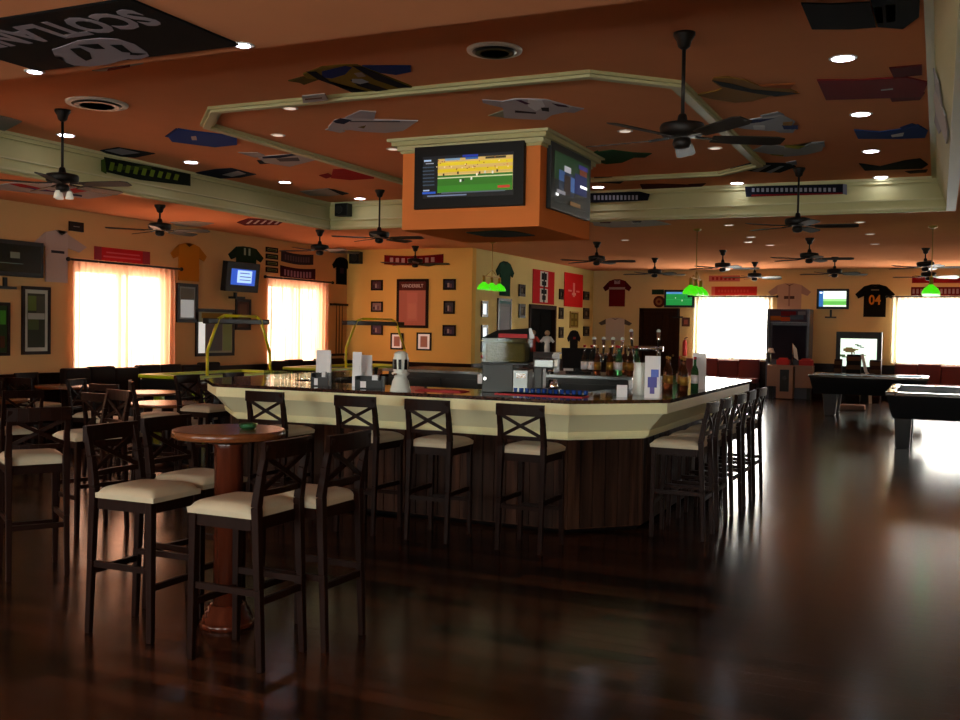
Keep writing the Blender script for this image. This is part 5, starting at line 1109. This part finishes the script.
# ------------------------------------------------------------------ arcade cabinet, counter stand, clutter by the far wall
p, ww, hh, rz = on_wall('F', 769, 309, 811, 394, .5)
t = thing('arcade_cabinet', 'tall dark purple arcade cabinet with a painted marquee by the far wall', 'arcade cabinet', (p.x, YF-.65, 0)); H = at(790, 309, y=YF-.95).z
purple = mat('purple_panel', '#2a2030', .4)
mb = MB(); mb.bb(-ww/2, -ww/2+.06, -.35, .5, 0, H, purple); mb.bb(ww/2-.06, ww/2, -.35, .5, 0, H, purple); mb.bb(-ww/2+.06, ww/2-.06, .0, .5, 0, H-.35, purple); mb.bb(-ww/2+.06, ww/2-.06, -.3, .5, H-.35, H, purple); mb.bb(-ww/2+.06, ww/2-.06, -.35, .1, 0, .85, purple); mb.build('cabinet', t)
mb = MB(); mb.bb(-ww/2+.06, ww/2-.06, -.31, -.3, H-.33, H-.03, c('#3a3440'))
for a, b, c_, d_, hx in ((.02, .1, .3, .5, '#7a4a20'), (.3, .5, .7, .9, '#5a1a20'), (.3, .05, .55, .4, '#8a3a20'), (.55, .2, .9, .6, '#3a4a5a'), (.75, .6, .95, .9, '#5a6068')):
    w2 = ww-.12; mb.bb(-w2/2+w2*a, -w2/2+w2*c_, -.316, -.31, H-.33+.3*b, H-.33+.3*d_, c(hx))
mb.build('marquee', t)
mb = MB(); mb.bb(-ww/2+.1, ww/2-.1, -.012, -.002, 1.0, H-.42, mat('arcade_screen', '#241e28', .7, spec=.1)); mb.build('display', t)
# pale stand
Ys = 26.3
a, b = at(766.5, 380, y=Ys), at(812, 380, y=Ys); w = b.x-a.x; Hs = at(790, 365, y=Ys).z
t = thing('reception_stand', 'pale beige counter stand in front of the arcade cabinet', 'stand', ((a.x+b.x)/2, Ys+.25, 0))
beige = mat('beige_panel', '#8a6a56', .55)
mb = MB(); mb.bb(-w/2, -w*.12, -.2, .2, .32, Hs-.05, beige); mb.bb(w*.12, w/2, -.2, .2, .3, Hs-.05, beige); mb.bb(-w/2, w/2, -.22, .22, Hs-.05, Hs-.01, beige); mb.build('side_boxes', t, .01)
mb = MB(); mb.bb(-w*.28, w*.08, -.27, .1, .02, Hs-.02, beige); mb.build('centre_column', t, .01)
mb = MB(); mb.bb(-w*.2, w*.0, -.285, -.27, .2, Hs-.12, 'black_plastic'); mb.cyl((-w*.1, -.285, Hs*.62), (-w*.1, -.295, Hs*.62), .05, 'dark_steel'); mb.build('dark_panel', t)
for s_ in (-1, 1): mb = MB(); mb.bb(s_*w*.42-.05, s_*w*.42+.05, -.1, .1, 0, .32, 'black_plastic'); mb.build('leg', t)
for i, (px, s_) in enumerate(((783, .16), (806, .17))):
    q = at(px, 364, y=Ys+.2); mb = MB(); mb.bb(-s_, s_, -.12, .12, 0, .14, 'red_cloth'); mb.bb(-s_*.7, s_*.7, -.1, .1, .14, .18, 'red_cloth'); o = mb.build('red_box', bevel=.02); o.location = (q.x, Ys+.25, Hs-.01); tag(o, 'red box on the %s of the pale counter stand' % ('left', 'right')[i], 'box')
q = at(795, 352, y=Ys+.1); t = thing('white_pennant', 'white pointed pennant standing on the pale stand between the red boxes', 'pennant', (q.x, Ys+.25, Hs-.01))
mb = MB(); mb.poly([(-.08, 0, .55), (.02, 0, .42), (.07, 0, .12), (-.04, 0, .2)], (0, .01, 0), 'white_paint'); mb.build('cloth', t)
mb = MB(); mb.cyl((-.08, 0, 0), (-.08, 0, .56), .008, 'chrome', seg=8); mb.lathe([(.06, 0), (.05, .02)], (-.08, 0, 0), 'black_plastic'); mb.build('pole', t)
q = at(770, 352, y=Ys+.1); t = thing('desk_lamp', 'small pale lamp at the left end of the pale stand', 'lamp', (q.x, Ys+.25, Hs-.01))
mb = MB(); mb.lathe([(.07, 0), (.05, .02)], m='steel'); mb.build('base', t); mb = MB(); mb.cyl((0, 0, .02), (.0, 0, .3), .012, 'steel'); mb.build('stem', t); mb = MB(); mb.lathe([(.1, .3), (.05, .42)], m='white_paint'); mb.build('shade', t)
# crates before the big tv
for i, (x0, x1, y0, y1, cc, l) in enumerate(((835, 842, 359, 368, '#2a1c18', 'small dark framed box on the far pool table side of the big screen, left'), (847, 861, 354.5, 370, '#1c1a18', 'dark slatted crate in front of the big screen television'), (870, 881, 360, 370, '#2c1c1a', 'low brown crate right of the white curved object'))):
    Yc = 26.4; a, b = at(x0, (y0+y1)/2, y=Yc), at(x1, (y0+y1)/2, y=Yc); zt = at((x0+x1)/2, y0, y=Yc).z; w = b.x-a.x
    t = thing('crate', l, 'crate', ((a.x+b.x)/2, Yc, 0)); mb = MB(); mb.bb(-w/2, w/2, -.15, .15, 0, zt, c(cc)); mb.build('box', t, .01)
    mb = MB()
    for k in range(5): mb.bb(-w/2-.006, w/2+.006, -.165, -.15, zt*(.15+.18*k), zt*(.24+.18*k), c('#4a3628'))
    mb.build('slats', t)
Yc = 26.1; q0_, q1_ = at(866, 372, y=Yc), at(862, 354, y=Yc); mb = MB(); zz = [0, .35, .7, q0_.z, q1_.z]; xs = [.12, .1, .06, .0, -.1]
for i in range(4): mb.beam((xs[i], 0, zz[i]), (xs[i+1], 0, zz[i+1]), .07, .03, 'white_paint', (0, 1, 0))
o = mb.build('foam_bat'); o.location = (q0_.x, Yc, 0); tag(o, 'white curved upright strip in front of the big screen television', 'strip')
# long cushion/box under far pool table
a, b = at(844, 396, y=24.5), at(868, 396, y=24.5); mb = MB(); mb.bb(-(b.x-a.x)/2, (b.x-a.x)/2, -.12, .12, 0, .12, c('#8a7468')); o = mb.build('low_box', bevel=.02); o.location = ((a.x+b.x)/2, 23.6, 0); tag(o, 'low pale box on the floor beyond the far pool table', 'box')

# ------------------------------------------------------------------ world, view
wd = bpy.data.worlds.new('world'); S.world = wd; wd.use_nodes = True
wd.node_tree.nodes['Background'].inputs[0].default_value = (.6, .7, .9, 1); wd.node_tree.nodes['Background'].inputs[1].default_value = .3
S.view_settings.view_transform = 'Standard'; S.view_settings.look = 'None'; S.view_settings.gamma = 1; S.view_settings.exposure = 1.0
S.view_settings.use_curve_mapping = False
cy = S.cycles; cy.use_denoising = True; cy.max_bounces = 8; cy.diffuse_bounces = 5; cy.glossy_bounces = 4; cy.transmission_bounces = 6; cy.transparent_max_bounces = 12
cy.sample_clamp_indirect = 4; cy.caustics_reflective = False; cy.caustics_refractive = False
